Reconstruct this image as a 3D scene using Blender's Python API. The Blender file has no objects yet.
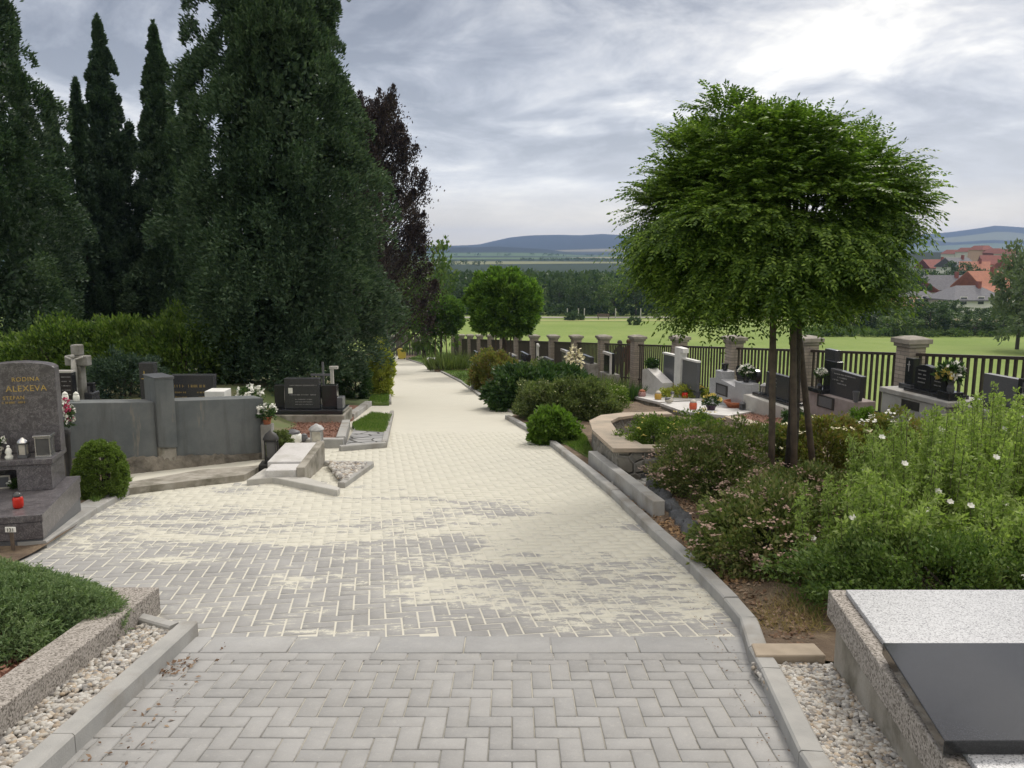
import bpy, math, random
import numpy as np
from mathutils import Vector, Matrix
R_ = random.Random(7)
NR = np.random.default_rng(11)
PI = math.pi
sc = bpy.context.scene
C = sc.collection
EYE = 1.45; PITCH = math.radians(9.2); F = 828.0
CP, SP = math.cos(PITCH), math.sin(PITCH)

# ---------- layout helpers: where things stand, measured on the sloping cemetery ground ----------
def ray(px, py):
    a = (px-512)/F; b = -(py-384)/F
    return (a, CP + b*SP, -SP + b*CP)
def at(px, py, Y):
    d = ray(px, py); t = Y/d[1]
    return Vector((d[0]*t, Y, EYE + d[2]*t))
def gp(px, py, h=0.0):
    d = ray(px, py); t = (EYE-h)/(-0.1*d[1]-d[2])
    return Vector((d[0]*t, d[1]*t, EYE + d[2]*t))
def xat(px, Y):
    return (px-512)/F*(1.003*Y+.2)
def pl(y): return -0.1*y
def smooth(t):
    t = max(0.0, min(1.0, t)); return t*t*(3-2*t)
BT = [(-100, 10), (50, -5), (58, -5.68), (70, -6.5), (85, -7.3), (100, -7.9), (125, -8.5), (150, -8.8), (200, -9), (1e6, -9)]
def base(y):
    return float(np.interp(y, [b[0] for b in BT], [b[1] for b in BT]))
RE = [gp(*p) for p in [(798,768),(760,682),(748,660),(739,629),(723,609),(689,572),(654,540),(611,497),(582,472),(545,442),(505,419)]]
RE2 = [gp(*p) for p in [(514,413.5),(495,409),(470,390),(461,383),(438,371),(427,366),(406,359.5)]]
_ry = [-3, 1.5]+[p.y for p in RE]+[p.y for p in RE2]+[60]
_rx = [.93, .93]+[p.x for p in RE]+[p.x for p in RE2]+[-8.2]
def XR(y): return float(np.interp(y, _ry, _rx))
def FX(y): return 9.45-.25*y            # fence line
def cf(x, y):                            # the ground falls a little towards the fence
    w = FX(y)-XR(y)
    if w <= .3: return 0.0
    return -.22*smooth((x-XR(y)-.6)/(max(w-1.2, .5)))
def rz(x, y): return pl(y)+.03+cf(x, y)
_ly = [8.2,9.4,11,13,16,17.5,20,30,48,60]; _lx = [-4.2,-3.0,-2.5,-2.75,-2.8,-2.85,-3.0,-4.45,-7.1,-8.9]
def XL(y): return float(np.interp(y, _ly, _lx))
def lz(x, y):
    k = .5 if y < 14 else .5-.3*smooth((y-14)/10)
    return pl(y)+.04+k*smooth((XL(y)-x-.3)/1.6)

# ---------- object helpers ----------
def tag(o, label=None, cat=None, group=None, kind=None):
    if label: o['label'] = label
    if cat: o['category'] = cat
    if group: o['group'] = group
    if kind: o['kind'] = kind
    return o
def empty(name, loc, rz_=0, label=None, cat=None, group=None):
    o = bpy.data.objects.new(name, None); C.objects.link(o)
    o.empty_display_size = .1
    o.location = loc; o.rotation_euler = (0, 0, rz_)
    return tag(o, label, cat, group)
class MB:
    def __init__(s): s.v = []; s.f = []
    def add(s, vs, fs):
        n = len(s.v); s.v += [tuple(p) for p in vs]; s.f += [tuple(i+n for i in f) for f in fs]; return s
    def box(s, x0, x1, y0, y1, z0, z1):
        return s.add([(x0,y0,z0),(x1,y0,z0),(x1,y1,z0),(x0,y1,z0),(x0,y0,z1),(x1,y0,z1),(x1,y1,z1),(x0,y1,z1)],
                     [(0,3,2,1),(4,5,6,7),(0,1,5,4),(1,2,6,5),(2,3,7,6),(3,0,4,7)])
    def hexa(s, b, t):      # bottom 4, top 4 (ccw)
        return s.add(list(b)+list(t), [(0,3,2,1),(4,5,6,7),(0,1,5,4),(1,2,6,5),(2,3,7,6),(3,0,4,7)])
    def prism(s, pts, fz0, fz1):   # plan polygon, z as numbers or functions of (x,y)
        a = (lambda x, y: fz0) if not callable(fz0) else fz0
        b = (lambda x, y: fz1) if not callable(fz1) else fz1
        n = len(pts)
        ar = sum(pts[i][0]*pts[(i+1)%n][1]-pts[(i+1)%n][0]*pts[i][1] for i in range(n))
        if ar < 0: pts = pts[::-1]
        vs = [(p[0], p[1], a(p[0], p[1])) for p in pts]+[(p[0], p[1], b(p[0], p[1])) for p in pts]
        return s.add(vs, [tuple(range(n-1, -1, -1)), tuple(range(n, 2*n))]+[(i, (i+1)%n, n+(i+1)%n, n+i) for i in range(n)])
    def face(s, prof, y0, y1):     # outline in x-z, extruded along y
        n = len(prof)
        ar = sum(prof[i][0]*prof[(i+1)%n][1]-prof[(i+1)%n][0]*prof[i][1] for i in range(n))
        if ar < 0: prof = prof[::-1]
        vs = [(p[0], y0, p[1]) for p in prof]+[(p[0], y1, p[1]) for p in prof]
        return s.add(vs, [tuple(range(n)), tuple(range(2*n-1, n-1, -1))]+[((i+1)%n, i, n+i, n+(i+1)%n) for i in range(n)])
    def lathe(s, prof, cx=0, cy=0, cz=0, n=14):
        vs = []; fs = []
        for r, z in prof:
            for k in range(n):
                a = 2*PI*k/n; vs.append((cx+r*math.cos(a), cy+r*math.sin(a), cz+z))
        for i in range(len(prof)-1):
            for k in range(n):
                fs.append((i*n+k, i*n+(k+1)%n, (i+1)*n+(k+1)%n, (i+1)*n+k))
        fs.append(tuple(range(n-1, -1, -1))); m = (len(prof)-1)*n; fs.append(tuple(range(m, m+n)))
        return s.add(vs, fs)
    def tube(s, pts, rs, n=8):
        pts = [Vector(p) for p in pts]
        if not hasattr(rs, '__len__'): rs = [rs]*len(pts)
        vs = []; fs = []
        for i, p in enumerate(pts):
            d = (pts[min(i+1, len(pts)-1)]-pts[max(i-1, 0)]).normalized()
            u = d.cross(Vector((0, 0, 1)) if abs(d.z) < .9 else Vector((1, 0, 0))).normalized(); w = d.cross(u)
            for k in range(n):
                a = 2*PI*k/n; q = p+(u*math.cos(a)+w*math.sin(a))*rs[i]; vs.append(tuple(q))
        for i in range(len(pts)-1):
            for k in range(n):
                fs.append((i*n+k, (i+1)*n+k, (i+1)*n+(k+1)%n, i*n+(k+1)%n))
        fs.append(tuple(range(n))); m = (len(pts)-1)*n; fs.append(tuple(range(m+n-1, m-1, -1)))
        return s.add(vs, fs)
    def ball(s, c, r, n=10, sq=(1, 1, 1), jit=0):
        prof = []
        for i in range(1, n//2+1):
            a = -PI/2+PI*i/(n//2+1); prof.append((math.cos(a)*r, math.sin(a)*r*sq[2]))
        m = len(s.v); s.lathe(prof, 0, 0, 0, n)
        for i in range(m, len(s.v)):
            x, y, z = s.v[i]; j = 1+R_.uniform(-jit, jit)
            s.v[i] = (c[0]+x*sq[0]*j, c[1]+y*sq[1]*j, c[2]+z*j)
        return s
    def build(s, name, mat, parent=None, bevel=0, smooth_=False):
        me = bpy.data.meshes.new(name); me.from_pydata(s.v, [], s.f); me.update()
        return finish(name, me, mat, parent, bevel, smooth_)
def finish(name, me, mat, parent=None, bevel=0, smooth_=False):
    me.materials.append(mat)
    o = bpy.data.objects.new(name, me); C.objects.link(o)
    if parent: o.parent = parent
    if smooth_:
        me.polygons.foreach_set('use_smooth', [True]*len(me.polygons))
    if bevel:
        b = o.modifiers.new('bevel', 'BEVEL'); b.width = bevel; b.segments = 2; b.limit_method = 'ANGLE'
    return o
def npmesh(name, V, Fc, mat, parent=None, smooth_=False):
    V = np.asarray(V, dtype=np.float32).reshape(-1, 3); Fc = np.asarray(Fc, dtype=np.int32)
    k = Fc.shape[1]; n = Fc.shape[0]
    me = bpy.data.meshes.new(name)
    me.vertices.add(len(V)); me.vertices.foreach_set('co', V.ravel())
    me.loops.add(n*k); me.loops.foreach_set('vertex_index', Fc.ravel())
    me.polygons.add(n); me.polygons.foreach_set('loop_start', np.arange(0, n*k, k, dtype=np.int32))
    me.polygons.foreach_set('loop_total', np.full(n, k, dtype=np.int32))
    me.update(calc_edges=True)
    return finish(name, me, mat, parent, 0, smooth_)
def struct(o): o['kind'] = 'structure'; return o
def copy_tree(o, parent=None):
    c = o.copy(); C.objects.link(c); c.parent = parent
    for ch in list(o.children): copy_tree(ch, c)
    return c

# ---------- materials ----------
MATS = {}
class NT:
    def __init__(s, m): s.t = m.node_tree; s.n = s.t.nodes; s.l = s.t.links
    def new(s, ty, **kw):
        x = s.n.new(ty)
        for k, v in kw.items():
            if k in x.inputs: x.inputs[k].default_value = v
            else: setattr(x, k, v)
        return x
    def link(s, a, b): s.l.new(a, b)
    def noise(s, vec, scale, detail=4, rough=.55, dist=0):
        x = s.new('ShaderNodeTexNoise'); x.inputs['Scale'].default_value = scale
        x.inputs['Detail'].default_value = detail; x.inputs['Roughness'].default_value = rough
        x.inputs['Distortion'].default_value = dist
        if vec: s.link(vec, x.inputs['Vector'])
        return x.outputs['Fac']
    def ramp(s, fac, stops):
        x = s.new('ShaderNodeValToRGB'); e = x.color_ramp.elements
        while len(e) < len(stops): e.new(.5)
        for i, (p, c) in enumerate(stops):
            e[i].position = p
            e[i].color = (c, c, c, 1) if not hasattr(c, '__len__') else (*c, 1)
        s.link(fac, x.inputs['Fac']); return x.outputs['Color']
    def mix(s, f, a, b, bt='MIX'):
        x = s.new('ShaderNodeMix'); x.data_type = 'RGBA'; x.blend_type = bt
        def put(v, i):
            if hasattr(v, 'is_output'): s.link(v, x.inputs[i])
            elif i == 0: x.inputs[0].default_value = v
            else: x.inputs[i].default_value = (*v, 1) if hasattr(v, '__len__') else (v, v, v, 1)
        put(f, 0); put(a, 6); put(b, 7); return x.outputs[2]
    def math(s, op, a, b=0, c=None, clamp=False):
        x = s.new('ShaderNodeMath'); x.operation = op; x.use_clamp = clamp
        for i, v in enumerate((a, b) if c is None else (a, b, c)):
            if hasattr(v, 'is_output'): s.link(v, x.inputs[i])
            else: x.inputs[i].default_value = v
        return x.outputs[0]
    def bump(s, h, strength, dist=.01, nrm=None):
        x = s.new('ShaderNodeBump'); x.inputs['Strength'].default_value = strength; x.inputs['Distance'].default_value = dist
        s.link(h, x.inputs['Height'])
        if nrm: s.link(nrm, x.inputs['Normal'])
        return x.outputs['Normal']
def newmat(name):
    m = bpy.data.materials.new(name); m.use_nodes = True
    t = NT(m); p = t.n['Principled BSDF']; return m, t, p
def pos(t, mode='pos', scale=(1, 1, 1)):
    if mode == 'pos': v = t.new('ShaderNodeNewGeometry').outputs['Position']
    else: v = t.new('ShaderNodeTexCoord').outputs['Object']
    if scale != (1, 1, 1):
        mp = t.new('ShaderNodeMapping'); mp.inputs['Scale'].default_value = scale; t.link(v, mp.inputs['Vector']); v = mp.outputs['Vector']
    return v
def simple(name, c1, c2=None, scale=8, rough=.7, bump=.2, bscale=None, metal=0, spec=.4, coord='pos', dirt=None, dscale=2.5, bd=.004, detail=5):
    if name in MATS: return MATS[name]
    m, t, p = newmat(name); v = pos(t, coord)
    c2 = c2 or tuple(x*.8 for x in c1)
    col = t.mix(t.ramp(t.noise(v, scale, detail), [(.35, 0), (.65, 1)]), c1, c2)
    if dirt: col = t.mix(t.ramp(t.noise(v, dscale, 6, .65), [(.48, 0), (.68, 1)]), col, dirt)
    t.link(col, p.inputs['Base Color'])
    p.inputs['Roughness'].default_value = rough; p.inputs['Metallic'].default_value = metal
    p.inputs['Specular IOR Level'].default_value = spec
    if bump: t.link(t.bump(t.noise(v, bscale or scale*4, 6, .6), bump, bd), p.inputs['Normal'])
    MATS[name] = m; return m
def granite(name, cols, scale=220, rough=.25, blotch=None, coat=0, spec=.5):
    m, t, p = newmat(name); v = pos(t)
    vo = t.new('ShaderNodeTexVoronoi'); vo.inputs['Scale'].default_value = scale; t.link(v, vo.inputs['Vector'])
    sp = t.new('ShaderNodeSeparateColor'); t.link(vo.outputs['Color'], sp.inputs[0])
    col = t.ramp(sp.outputs[0], [(0, cols[0]), (.3, cols[0]), (.45, cols[1]), (.75, cols[1]), (.85, cols[2]), (1, cols[2])])
    if blotch:
        col = t.mix(t.ramp(t.noise(v, 22, 6, .7, 1.2), [(.42, 0), (.6, .75)]), col, blotch)
    t.link(col, p.inputs['Base Color']); p.inputs['Roughness'].default_value = rough
    p.inputs['Specular IOR Level'].default_value = spec
    t.link(t.bump(t.noise(v, 160, 3), .05, .001), p.inputs['Normal'])
    MATS[name] = m; return m
def leafmat(name, ca, cb, cc=None, trans=.35, rough=.5, nscale=1.5, spec=.25):
    """two or three leaf tones picked leaf by leaf, with slow drift through the plant"""
    m, t, p = newmat(name); g = t.new('ShaderNodeNewGeometry')
    rnd = g.outputs['Random Per Island']
    k = t.math('ADD', t.math('MULTIPLY', rnd, .55), t.math('MULTIPLY', t.noise(g.outputs['Position'], nscale, 3), .6))
    st = [(.25, ca), (.8, cb)] if cc is None else [(.25, ca), (.6, cb), (.9, cc)]
    col = t.ramp(k, st)
    t.link(col, p.inputs['Base Color']); p.inputs['Roughness'].default_value = rough
    p.inputs['Specular IOR Level'].default_value = spec
    tr = t.new('ShaderNodeBsdfTranslucent'); t.link(t.mix(1, col, (1.1, 1.25, .6), 'MULTIPLY'), tr.inputs['Color'])
    mx = t.new('ShaderNodeMixShader'); mx.inputs[0].default_value = trans
    t.link(p.outputs[0], mx.inputs[1]); t.link(tr.outputs[0], mx.inputs[2])
    t.link(mx.outputs[0], t.n['Material Output'].inputs['Surface'])
    MATS[name] = m; return m
# ---------- camera, sky, sun ----------
cam = bpy.data.cameras.new('camera'); co = bpy.data.objects.new('camera', cam); C.objects.link(co)
co.location = (0, 0, EYE); co.rotation_euler = (math.radians(90)-PITCH, 0, 0)
cam.sensor_width = 36; cam.lens = F/1024*36; cam.clip_start = .05; cam.clip_end = 9000
sc.camera = co
sc.view_settings.view_transform = 'Standard'; sc.view_settings.look = 'None'
sc.view_settings.exposure = 0.45; sc.view_settings.gamma = 1
SUN_EL, SUN_AZ = math.radians(42), math.radians(28)
wd = bpy.data.worlds.new('World'); sc.world = wd; wd.use_nodes = True
t = NT(wd); bg = t.n['Background']
sky = t.new('ShaderNodeTexSky'); sky.sky_type = 'NISHITA'; sky.sun_disc = False
sky.sun_elevation = SUN_EL; sky.sun_rotation = SUN_AZ; sky.air_density = 1.0; sky.dust_density = 1.5
dirv = t.new('ShaderNodeTexCoord').outputs['Generated']
sx = t.new('ShaderNodeSeparateXYZ'); t.link(dirv, sx.inputs[0])
X, Y, Z = sx.outputs
zz = t.math('ADD', t.math('MAXIMUM', Z, 0.0), .27)
cv = t.new('ShaderNodeCombineXYZ')
t.link(t.math('DIVIDE', X, zz), cv.inputs[0]); t.link(t.math('DIVIDE', Y, zz), cv.inputs[1])
mp = t.new('ShaderNodeMapping'); mp.inputs['Scale'].default_value = (1.25, 1.15, 1); mp.inputs['Location'].default_value = (2.3, 6.4, 0)
t.link(cv.outputs[0], mp.inputs['Vector'])
n1 = t.noise(mp.outputs[0], 1.25, 10, .58, .5)
mp2 = t.new('ShaderNodeMapping'); mp2.inputs['Scale'].default_value = (.95, 1.2, 1); mp2.inputs['Location'].default_value = (-1.4, 7.3, 0)
t.link(cv.outputs[0], mp2.inputs['Vector'])
n2 = t.noise(mp2.outputs[0], 2.6, 9, .62, .7)
k = t.math('ADD', t.math('MULTIPLY', n1, .68), t.math('MULTIPLY', n2, .32))
# thinner cloud round the hidden sun
sd = (math.sin(math.radians(25))*math.cos(math.radians(15)), math.cos(math.radians(25))*math.cos(math.radians(15)), math.sin(math.radians(15)))
dp = t.new('ShaderNodeVectorMath'); dp.operation = 'DOT_PRODUCT'; t.link(dirv, dp.inputs[0]); dp.inputs[1].default_value = sd
glow = t.math('POWER', t.math('MAXIMUM', dp.outputs['Value'], 0), 160)
k = t.math('ADD', k, t.math('MULTIPLY', glow, .055))
cl = t.ramp(k, [(.425, (2.0, 2.2, 2.65)), (.48, (3.2, 3.4, 3.9)), (.52, (4.7, 4.85, 5.2)), (.555, (6.2, 6.2, 6.3)), (.62, (9.6, 9.3, 8.6))])
lowpale = t.ramp(Z, [(.0, (7.6, 6.8, 5.2)), (.035, (6.9, 6.4, 5.5)), (.075, (5.2, 5.35, 5.75)), (.2, (4.9, 5.1, 5.6))])
lowf = t.ramp(Z, [(.0, .95), (.05, .8), (.12, .35), (.28, 0)])
cl = t.mix(lowf, cl, lowpale)
cl = t.mix(.12, cl, sky.outputs[0])
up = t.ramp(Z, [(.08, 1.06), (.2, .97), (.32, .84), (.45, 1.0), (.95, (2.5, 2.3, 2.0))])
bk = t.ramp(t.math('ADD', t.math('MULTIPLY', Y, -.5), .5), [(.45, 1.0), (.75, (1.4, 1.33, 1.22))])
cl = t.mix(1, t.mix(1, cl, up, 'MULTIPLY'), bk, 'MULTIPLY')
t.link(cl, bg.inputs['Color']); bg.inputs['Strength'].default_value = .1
sun = bpy.data.lights.new('sun', 'SUN'); sun.energy = 1.5; sun.angle = math.radians(14); sun.color = (1, .94, .85)
so = bpy.data.objects.new('sun', sun); C.objects.link(so)
so.rotation_euler = (math.radians(90)-SUN_EL, 0, -SUN_AZ+PI)
so.location = (10, 10, 30)
so.rotation_euler = Vector((-math.sin(SUN_AZ)*math.cos(SUN_EL), -math.cos(SUN_AZ)*math.cos(SUN_EL), -math.sin(SUN_EL))).to_track_quat('-Z', 'Y').to_euler()

# ---------- surface materials ----------
def sandmask(t):
    v = pos(t); s = t.new('ShaderNodeSeparateXYZ'); t.link(v, s.inputs[0])
    yb = t.ramp(t.math('DIVIDE', s.outputs[1], 20), [(.165, -.02), (.185, .2), (.25, .25), (.34, .30), (.41, .42), (.5, .66), (.62, .9)])
    xb = t.ramp(t.math('ADD', t.math('MULTIPLY', s.outputs[0], .2), .6), [(.1, -.0), (.45, .03), (.62, .035), (.8, .05)])
    xb = t.math('MULTIPLY', xb, t.ramp(t.math('DIVIDE', s.outputs[1], 20), [(.17, 0), (.21, 1)]))
    mp = t.new('ShaderNodeMapping'); mp.inputs['Scale'].default_value = (.55, 1.15, 1); mp.inputs['Rotation'].default_value = (0, 0, .25); t.link(v, mp.inputs['Vector'])
    big = t.noise(mp.outputs[0], 1.1, 5, .6, 1.0)
    fine = t.noise(v, 13, 7, .75)
    mp2 = t.new('ShaderNodeMapping'); mp2.inputs['Scale'].default_value = (.9, 3.4, 1); mp2.inputs['Rotation'].default_value = (0, 0, -.35); t.link(v, mp2.inputs['Vector'])
    med = t.noise(mp2.outputs[0], 3.0, 8, .74, 1.2)
    big = t.math('ADD', t.math('MULTIPLY', big, .60), t.math('MULTIPLY', med, .48))
    k = t.math('ADD', t.math('ADD', t.math('MULTIPLY', big, 1.0), t.math('MULTIPLY', fine, .34)), t.math('ADD', yb, xb))
    return t.ramp(k, [(.93, .04), (1.07, .28), (1.20, .72), (1.38, 1.0)]), v
def paving(name, c1, c2, light=(.6, .585, .505)):
    m, t, p = newmat(name); mask, v = sandmask(t)
    rnd = t.new('ShaderNodeNewGeometry').outputs['Random Per Island']
    col = t.mix(rnd, c1, c2)
    col = t.mix(t.ramp(t.noise(v, 9, 6, .7), [(.35, 0), (.75, .45)]), col, tuple(x*1.25 for x in c2))
    col = t.mix(t.ramp(t.noise(v, 1.7, 6, .7, .8), [(.4, 0), (.7, .35)]), col, (.2, .195, .185))
    col = t.mix(t.ramp(t.noise(v, 38, 5, .75), [(.56, 0), (.75, .5)]), col, (.46, .45, .42))
    col = t.mix(t.ramp(t.noise(v, 260, 2), [(.35, 0), (.7, .25)]), col, (.2, .2, .2))
    sand = t.mix(t.noise(v, 3.5, 6, .7), light, tuple(x*.84 for x in light))
    col = t.mix(mask, col, sand); t.link(col, p.inputs['Base Color'])
    p.inputs['Roughness'].default_value = .85; p.inputs['Specular IOR Level'].default_value = .25
    t.link(t.bump(t.noise(v, 180, 4, .7), .25, .002), p.inputs['Normal'])
    MATS[name] = m; return m
M_block = paving('concrete_block', (.275, .275, .275), (.345, .343, .34))
M_slab = paving('paving_slab', (.33, .335, .34), (.38, .38, .38))
def jointmat():
    m, t, p = newmat('joint_sand'); mask, v = sandmask(t)
    s = t.new('ShaderNodeSeparateXYZ'); t.link(v, s.inputs[0])
    f = t.ramp(t.math('DIVIDE', s.outputs[1], 10), [(.28, 0), (.36, 1)])
    nz = t.ramp(t.noise(v, 2.2, 4), [(.4, 0), (.6, 1)])
    a = t.mix(t.math('MULTIPLY', f, 1), t.mix(nz, (.17, .17, .165), (.36, .345, .3)), (.58, .56, .49))
    col = t.mix(mask, a, t.mix(t.noise(v, 3.5, 6, .7), (.6, .585, .51), (.53, .515, .45)))
    # faint foot marks and streaks where the sand was swept
    mp = t.new('ShaderNodeMapping'); mp.inputs['Scale'].default_value = (.6, 3, 1); t.link(v, mp.inputs['Vector'])
    col = t.mix(t.ramp(t.noise(mp.outputs[0], 2.2, 6, .7, .6), [(.45, 0), (.75, .5)]), col, (.5, .49, .43))
    t.link(col, p.inputs['Base Color']); p.inputs['Roughness'].default_value = .95; p.inputs['Specular IOR Level'].default_value = .1
    t.link(t.bump(t.noise(v, 90, 5, .7), .5, .004), p.inputs['Normal'])
    return m
M_sand = jointmat()
M_kerb = simple('kerb_concrete', (.30, .30, .29), (.37, .365, .35), 6, .85, .35, 120, dirt=(.22, .2, .17), dscale=1.8)
M_oldconc = simple('old_concrete', (.36, .34, .3), (.26, .24, .2), 7, .9, .6, 60, dirt=(.13, .12, .09), dscale=4)
M_paleconc = simple('pale_concrete', (.47, .46, .43), (.38, .37, .34), 5, .85, .25, 80)
M_wall0 = simple('wall_render', (.115, .125, .13), (.16, .168, .17), 3.2, .85, .4, 40, dirt=(.24, .22, .18), dscale=1.1)
def wallmat():
    m, t, p = newmat('wall_render_streaked'); v = pos(t, 'pos', (1, 1, .12)); v2 = pos(t)
    col = t.mix(t.ramp(t.noise(v2, 2.6, 6, .65), [(.35, 0), (.65, 1)]), (.095, .108, .112), (.145, .155, .155))
    col = t.mix(t.ramp(t.noise(v, 7, 6, .7), [(.5, 0), (.66, .6)]), col, (.075, .08, .078))
    col = t.mix(t.ramp(t.noise(v, 2.3, 6, .75, .4), [(.57, 0), (.66, .8)]), col, (.26, .225, .17))
    t.link(col, p.inputs['Base Color']); p.inputs['Roughness'].default_value = .85
    t.link(t.bump(t.noise(v2, 40, 6, .7), .45, .004), p.inputs['Normal']); return m
M_wall = wallmat()
M_wallbase = simple('crumbled_footing', (.17, .155, .13), (.09, .08, .065), 9, .95, 1.0, 30, dirt=(.3, .27, .22), bd=.02)
M_soil = simple('soil', (.10, .07, .048), (.17, .125, .085), 5, .95, 1.0, 55, dirt=(.22, .17, .11), dscale=3, bd=.02)
M_drysoil = simple('dry_soil', (.25, .17, .10), (.15, .1, .065), 9, .95, .9, 60, bd=.02)
M_bark = simple('red_bark', (.22, .085, .05), (.13, .05, .032), 30, .9, 1.0, 90, bd=.02)
M_redgravel = simple('red_gravel', (.28, .15, .105), (.19, .1, .075), 40, .9, 1.0, 110, bd=.015)
M_meadow = simple('meadow_grass', (.20, .26, .062), (.27, .31, .10), .09, .95, .6, 6, dirt=(.15, .22, .055), dscale=.035, bd=.05)
M_lawn = simple('lawn', (.09, .16, .035), (.14, .2, .05), 3, .95, .8, 80, bd=.02)
M_ground = simple('ground', (.10, .12, .045), (.14, .12, .07), 1.1, .95, .6, 30, dirt=(.09, .15, .04), dscale=.5)
M_gr_tomb = granite('grey_flecked_granite', [(.16, .15, .155), (.085, .08, .088), (.22, .21, .215)], 260, .3, (.055, .05, .056))
M_gr_light = granite('light_granite', [(.45, .46, .48), (.35, .36, .38), (.16, .165, .18)], 240, .3)
M_gr_wash = granite('washed_aggregate', [(.25, .23, .205), (.38, .35, .32), (.13, .115, .1)], 150, .85, spec=.25)
M_black = granite('polished_black_granite', [(.018, .019, .021), (.024, .025, .027), (.035, .036, .04)], 400, .08)
M_dark = granite('dark_granite', [(.03, .032, .036), (.045, .047, .052), (.075, .077, .083)], 300, .22)
M_slate = granite('slate_grey_stone', [(.085, .09, .1), (.1, .105, .115), (.13, .135, .145)], 260, .35)
M_stone = simple('weathered_stone', (.30, .295, .28), (.21, .205, .19), 9, .85, .6, 70, dirt=(.13, .125, .1))
M_white = simple('white_stone', (.72, .72, .7), (.62, .62, .6), 6, .6, .1, 60)
M_grave_light = simple('pale_terrazzo', (.62, .61, .6), (.52, .51, .5), 90, .55, .1, 120, dirt=(.42, .41, .38), dscale=3)
M_gold = simple('gold_lettering', (.52, .38, .13), (.42, .3, .1), 30, .45, 0, metal=.3)
M_silverink = simple('silver_lettering', (.42, .42, .42), (.3, .3, .3), 30, .5, 0)
M_metal = simple('bright_steel', (.6, .6, .6), (.5, .5, .5), 10, .25, 0, metal=1)
M_iron = simple('black_iron', (.02, .02, .02), (.035, .033, .03), 12, .5, .1)
M_fence = simple('dark_brown_fence_paint', (.055, .042, .034), (.035, .028, .024), 10, .5, .15)
M_terra = simple('terracotta', (.38, .14, .07), (.3, .1, .05), 12, .8, .2)
M_redglass = simple('red_candle_glass', (.62, .03, .015), (.45, .02, .01), 8, .15, 0)
M_wax = simple('amber_glass', (.55, .36, .08), (.5, .3, .06), 8, .2, 0)
M_greypot = simple('grey_pot', (.12, .125, .13), (.09, .09, .1), 10, .5, .1)
M_ceramic = simple('pale_ceramic', (.6, .58, .5), (.45, .42, .36), 20, .6, .2)
M_glass = simple('smoked_glass', (.10, .10, .10), (.06, .06, .06), 5, .08, 0)
M_wood = simple('weathered_stake', (.15, .115, .085), (.09, .07, .055), 14, .85, .5, 60)
M_barkt = simple('tree_bark', (.09, .075, .06), (.05, .042, .035), 16, .95, 1.0, 60, bd=.02)
M_yellowbin = simple('yellow_plastic', (.8, .64, .13), (.74, .58, .1), 4, .4, 0)
M_foil = simple('black_membrane', (.05, .053, .057), (.085, .088, .092), 10, .4, .8, 30, bd=.02)
M_petalw = simple('white_petal', (.8, .8, .76), (.7, .7, .62), 30, .7, 0)
M_petalc = simple('cream_petal', (.78, .72, .5), (.7, .66, .42), 30, .7, 0)
M_petalp = simple('pink_petal', (.46, .34, .28), (.26, .17, .12), 22, .8, 0)
M_petaly = simple('yellow_petal', (.7, .55, .1), (.75, .62, .2), 14, .8, 0)
M_petalr = simple('crimson_petal', (.45, .03, .09), (.5, .1, .2), 14, .8, 0)

# ---------- ground sheet out to the horizon, hills ----------
FAR = [(-900,243),(-200,244),(440,246),(480,244.5),(510,238.5),(530,236.5),(560,235),(580,235),(600,233.8),(640,236),(700,236),(800,238),(900,236),(940,233),(985,226.5),(1010,228),(1060,234),(1400,240),(2200,240)]
NEAR = [(-900,254),(300,250),(440,247.5),(500,246.5),(545,249),(585,255),(612,262),(660,262),(760,256),(900,252),(1100,251),(2200,254)]
def ridge(tab, x, y, D):
    px = 512+F*(x/max(y, 1))/1.003
    pyv = np.interp(px, [a[0] for a in tab], [a[1] for a in tab])
    return EYE + D*math.tan(math.atan((384-pyv)/F)-PITCH)
def wob(x, y, s):
    return math.sin(x/s+1.3)*math.cos(y/s*.8+.4)+.5*math.sin(x/s*2.3+y/s*1.7)
def gz(x, y):
    z = base(y)-.1
    if y < 110:
        if y < 60 and x > XR(y): z += cf(x, y)-.02
        d = x-FX(min(y, 60))
        if d > 0: z -= (.1+.4*smooth(d/5))*(1-smooth((y-60)/50))
        if x > XR(min(y, 60))-.3: pass
    if y > 160: z += .25*wob(x, y, 90)*min(1, (y-160)/300)
    if y > 300 and x > y*.35:    # the village slope on the right
        z += 9*smooth((y-300)/150)*smooth((x-y*.35)/60)*(1-smooth((y-620)/200))
    if y > 900:
        rn = ridge(NEAR, x, y, 1900); rf = ridge(FAR, x, y, 3000)
        b = math.exp(-((y-1900)/330)**2); z = max(z, -9+(rn+9)*b)
        b = math.exp(-((y-3000)/560)**2); z = max(z, -9+(rf+9+2.5*wob(x, y, 130))*b)
    return z
def gridmesh(name, xs, ys, f, mat):
    V = [(x, y, f(x, y)) for y in ys for x in xs]; nx = len(xs)
    Fc = [(j*nx+i, j*nx+i+1, (j+1)*nx+i+1, (j+1)*nx+i) for j in range(len(ys)-1) for i in range(nx-1)]
    return npmesh(name, V, Fc, mat, None, True)
def spread(a, b, n, p=1.0): return [a+(b-a)*(i/n)**p for i in range(n+1)]
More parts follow.
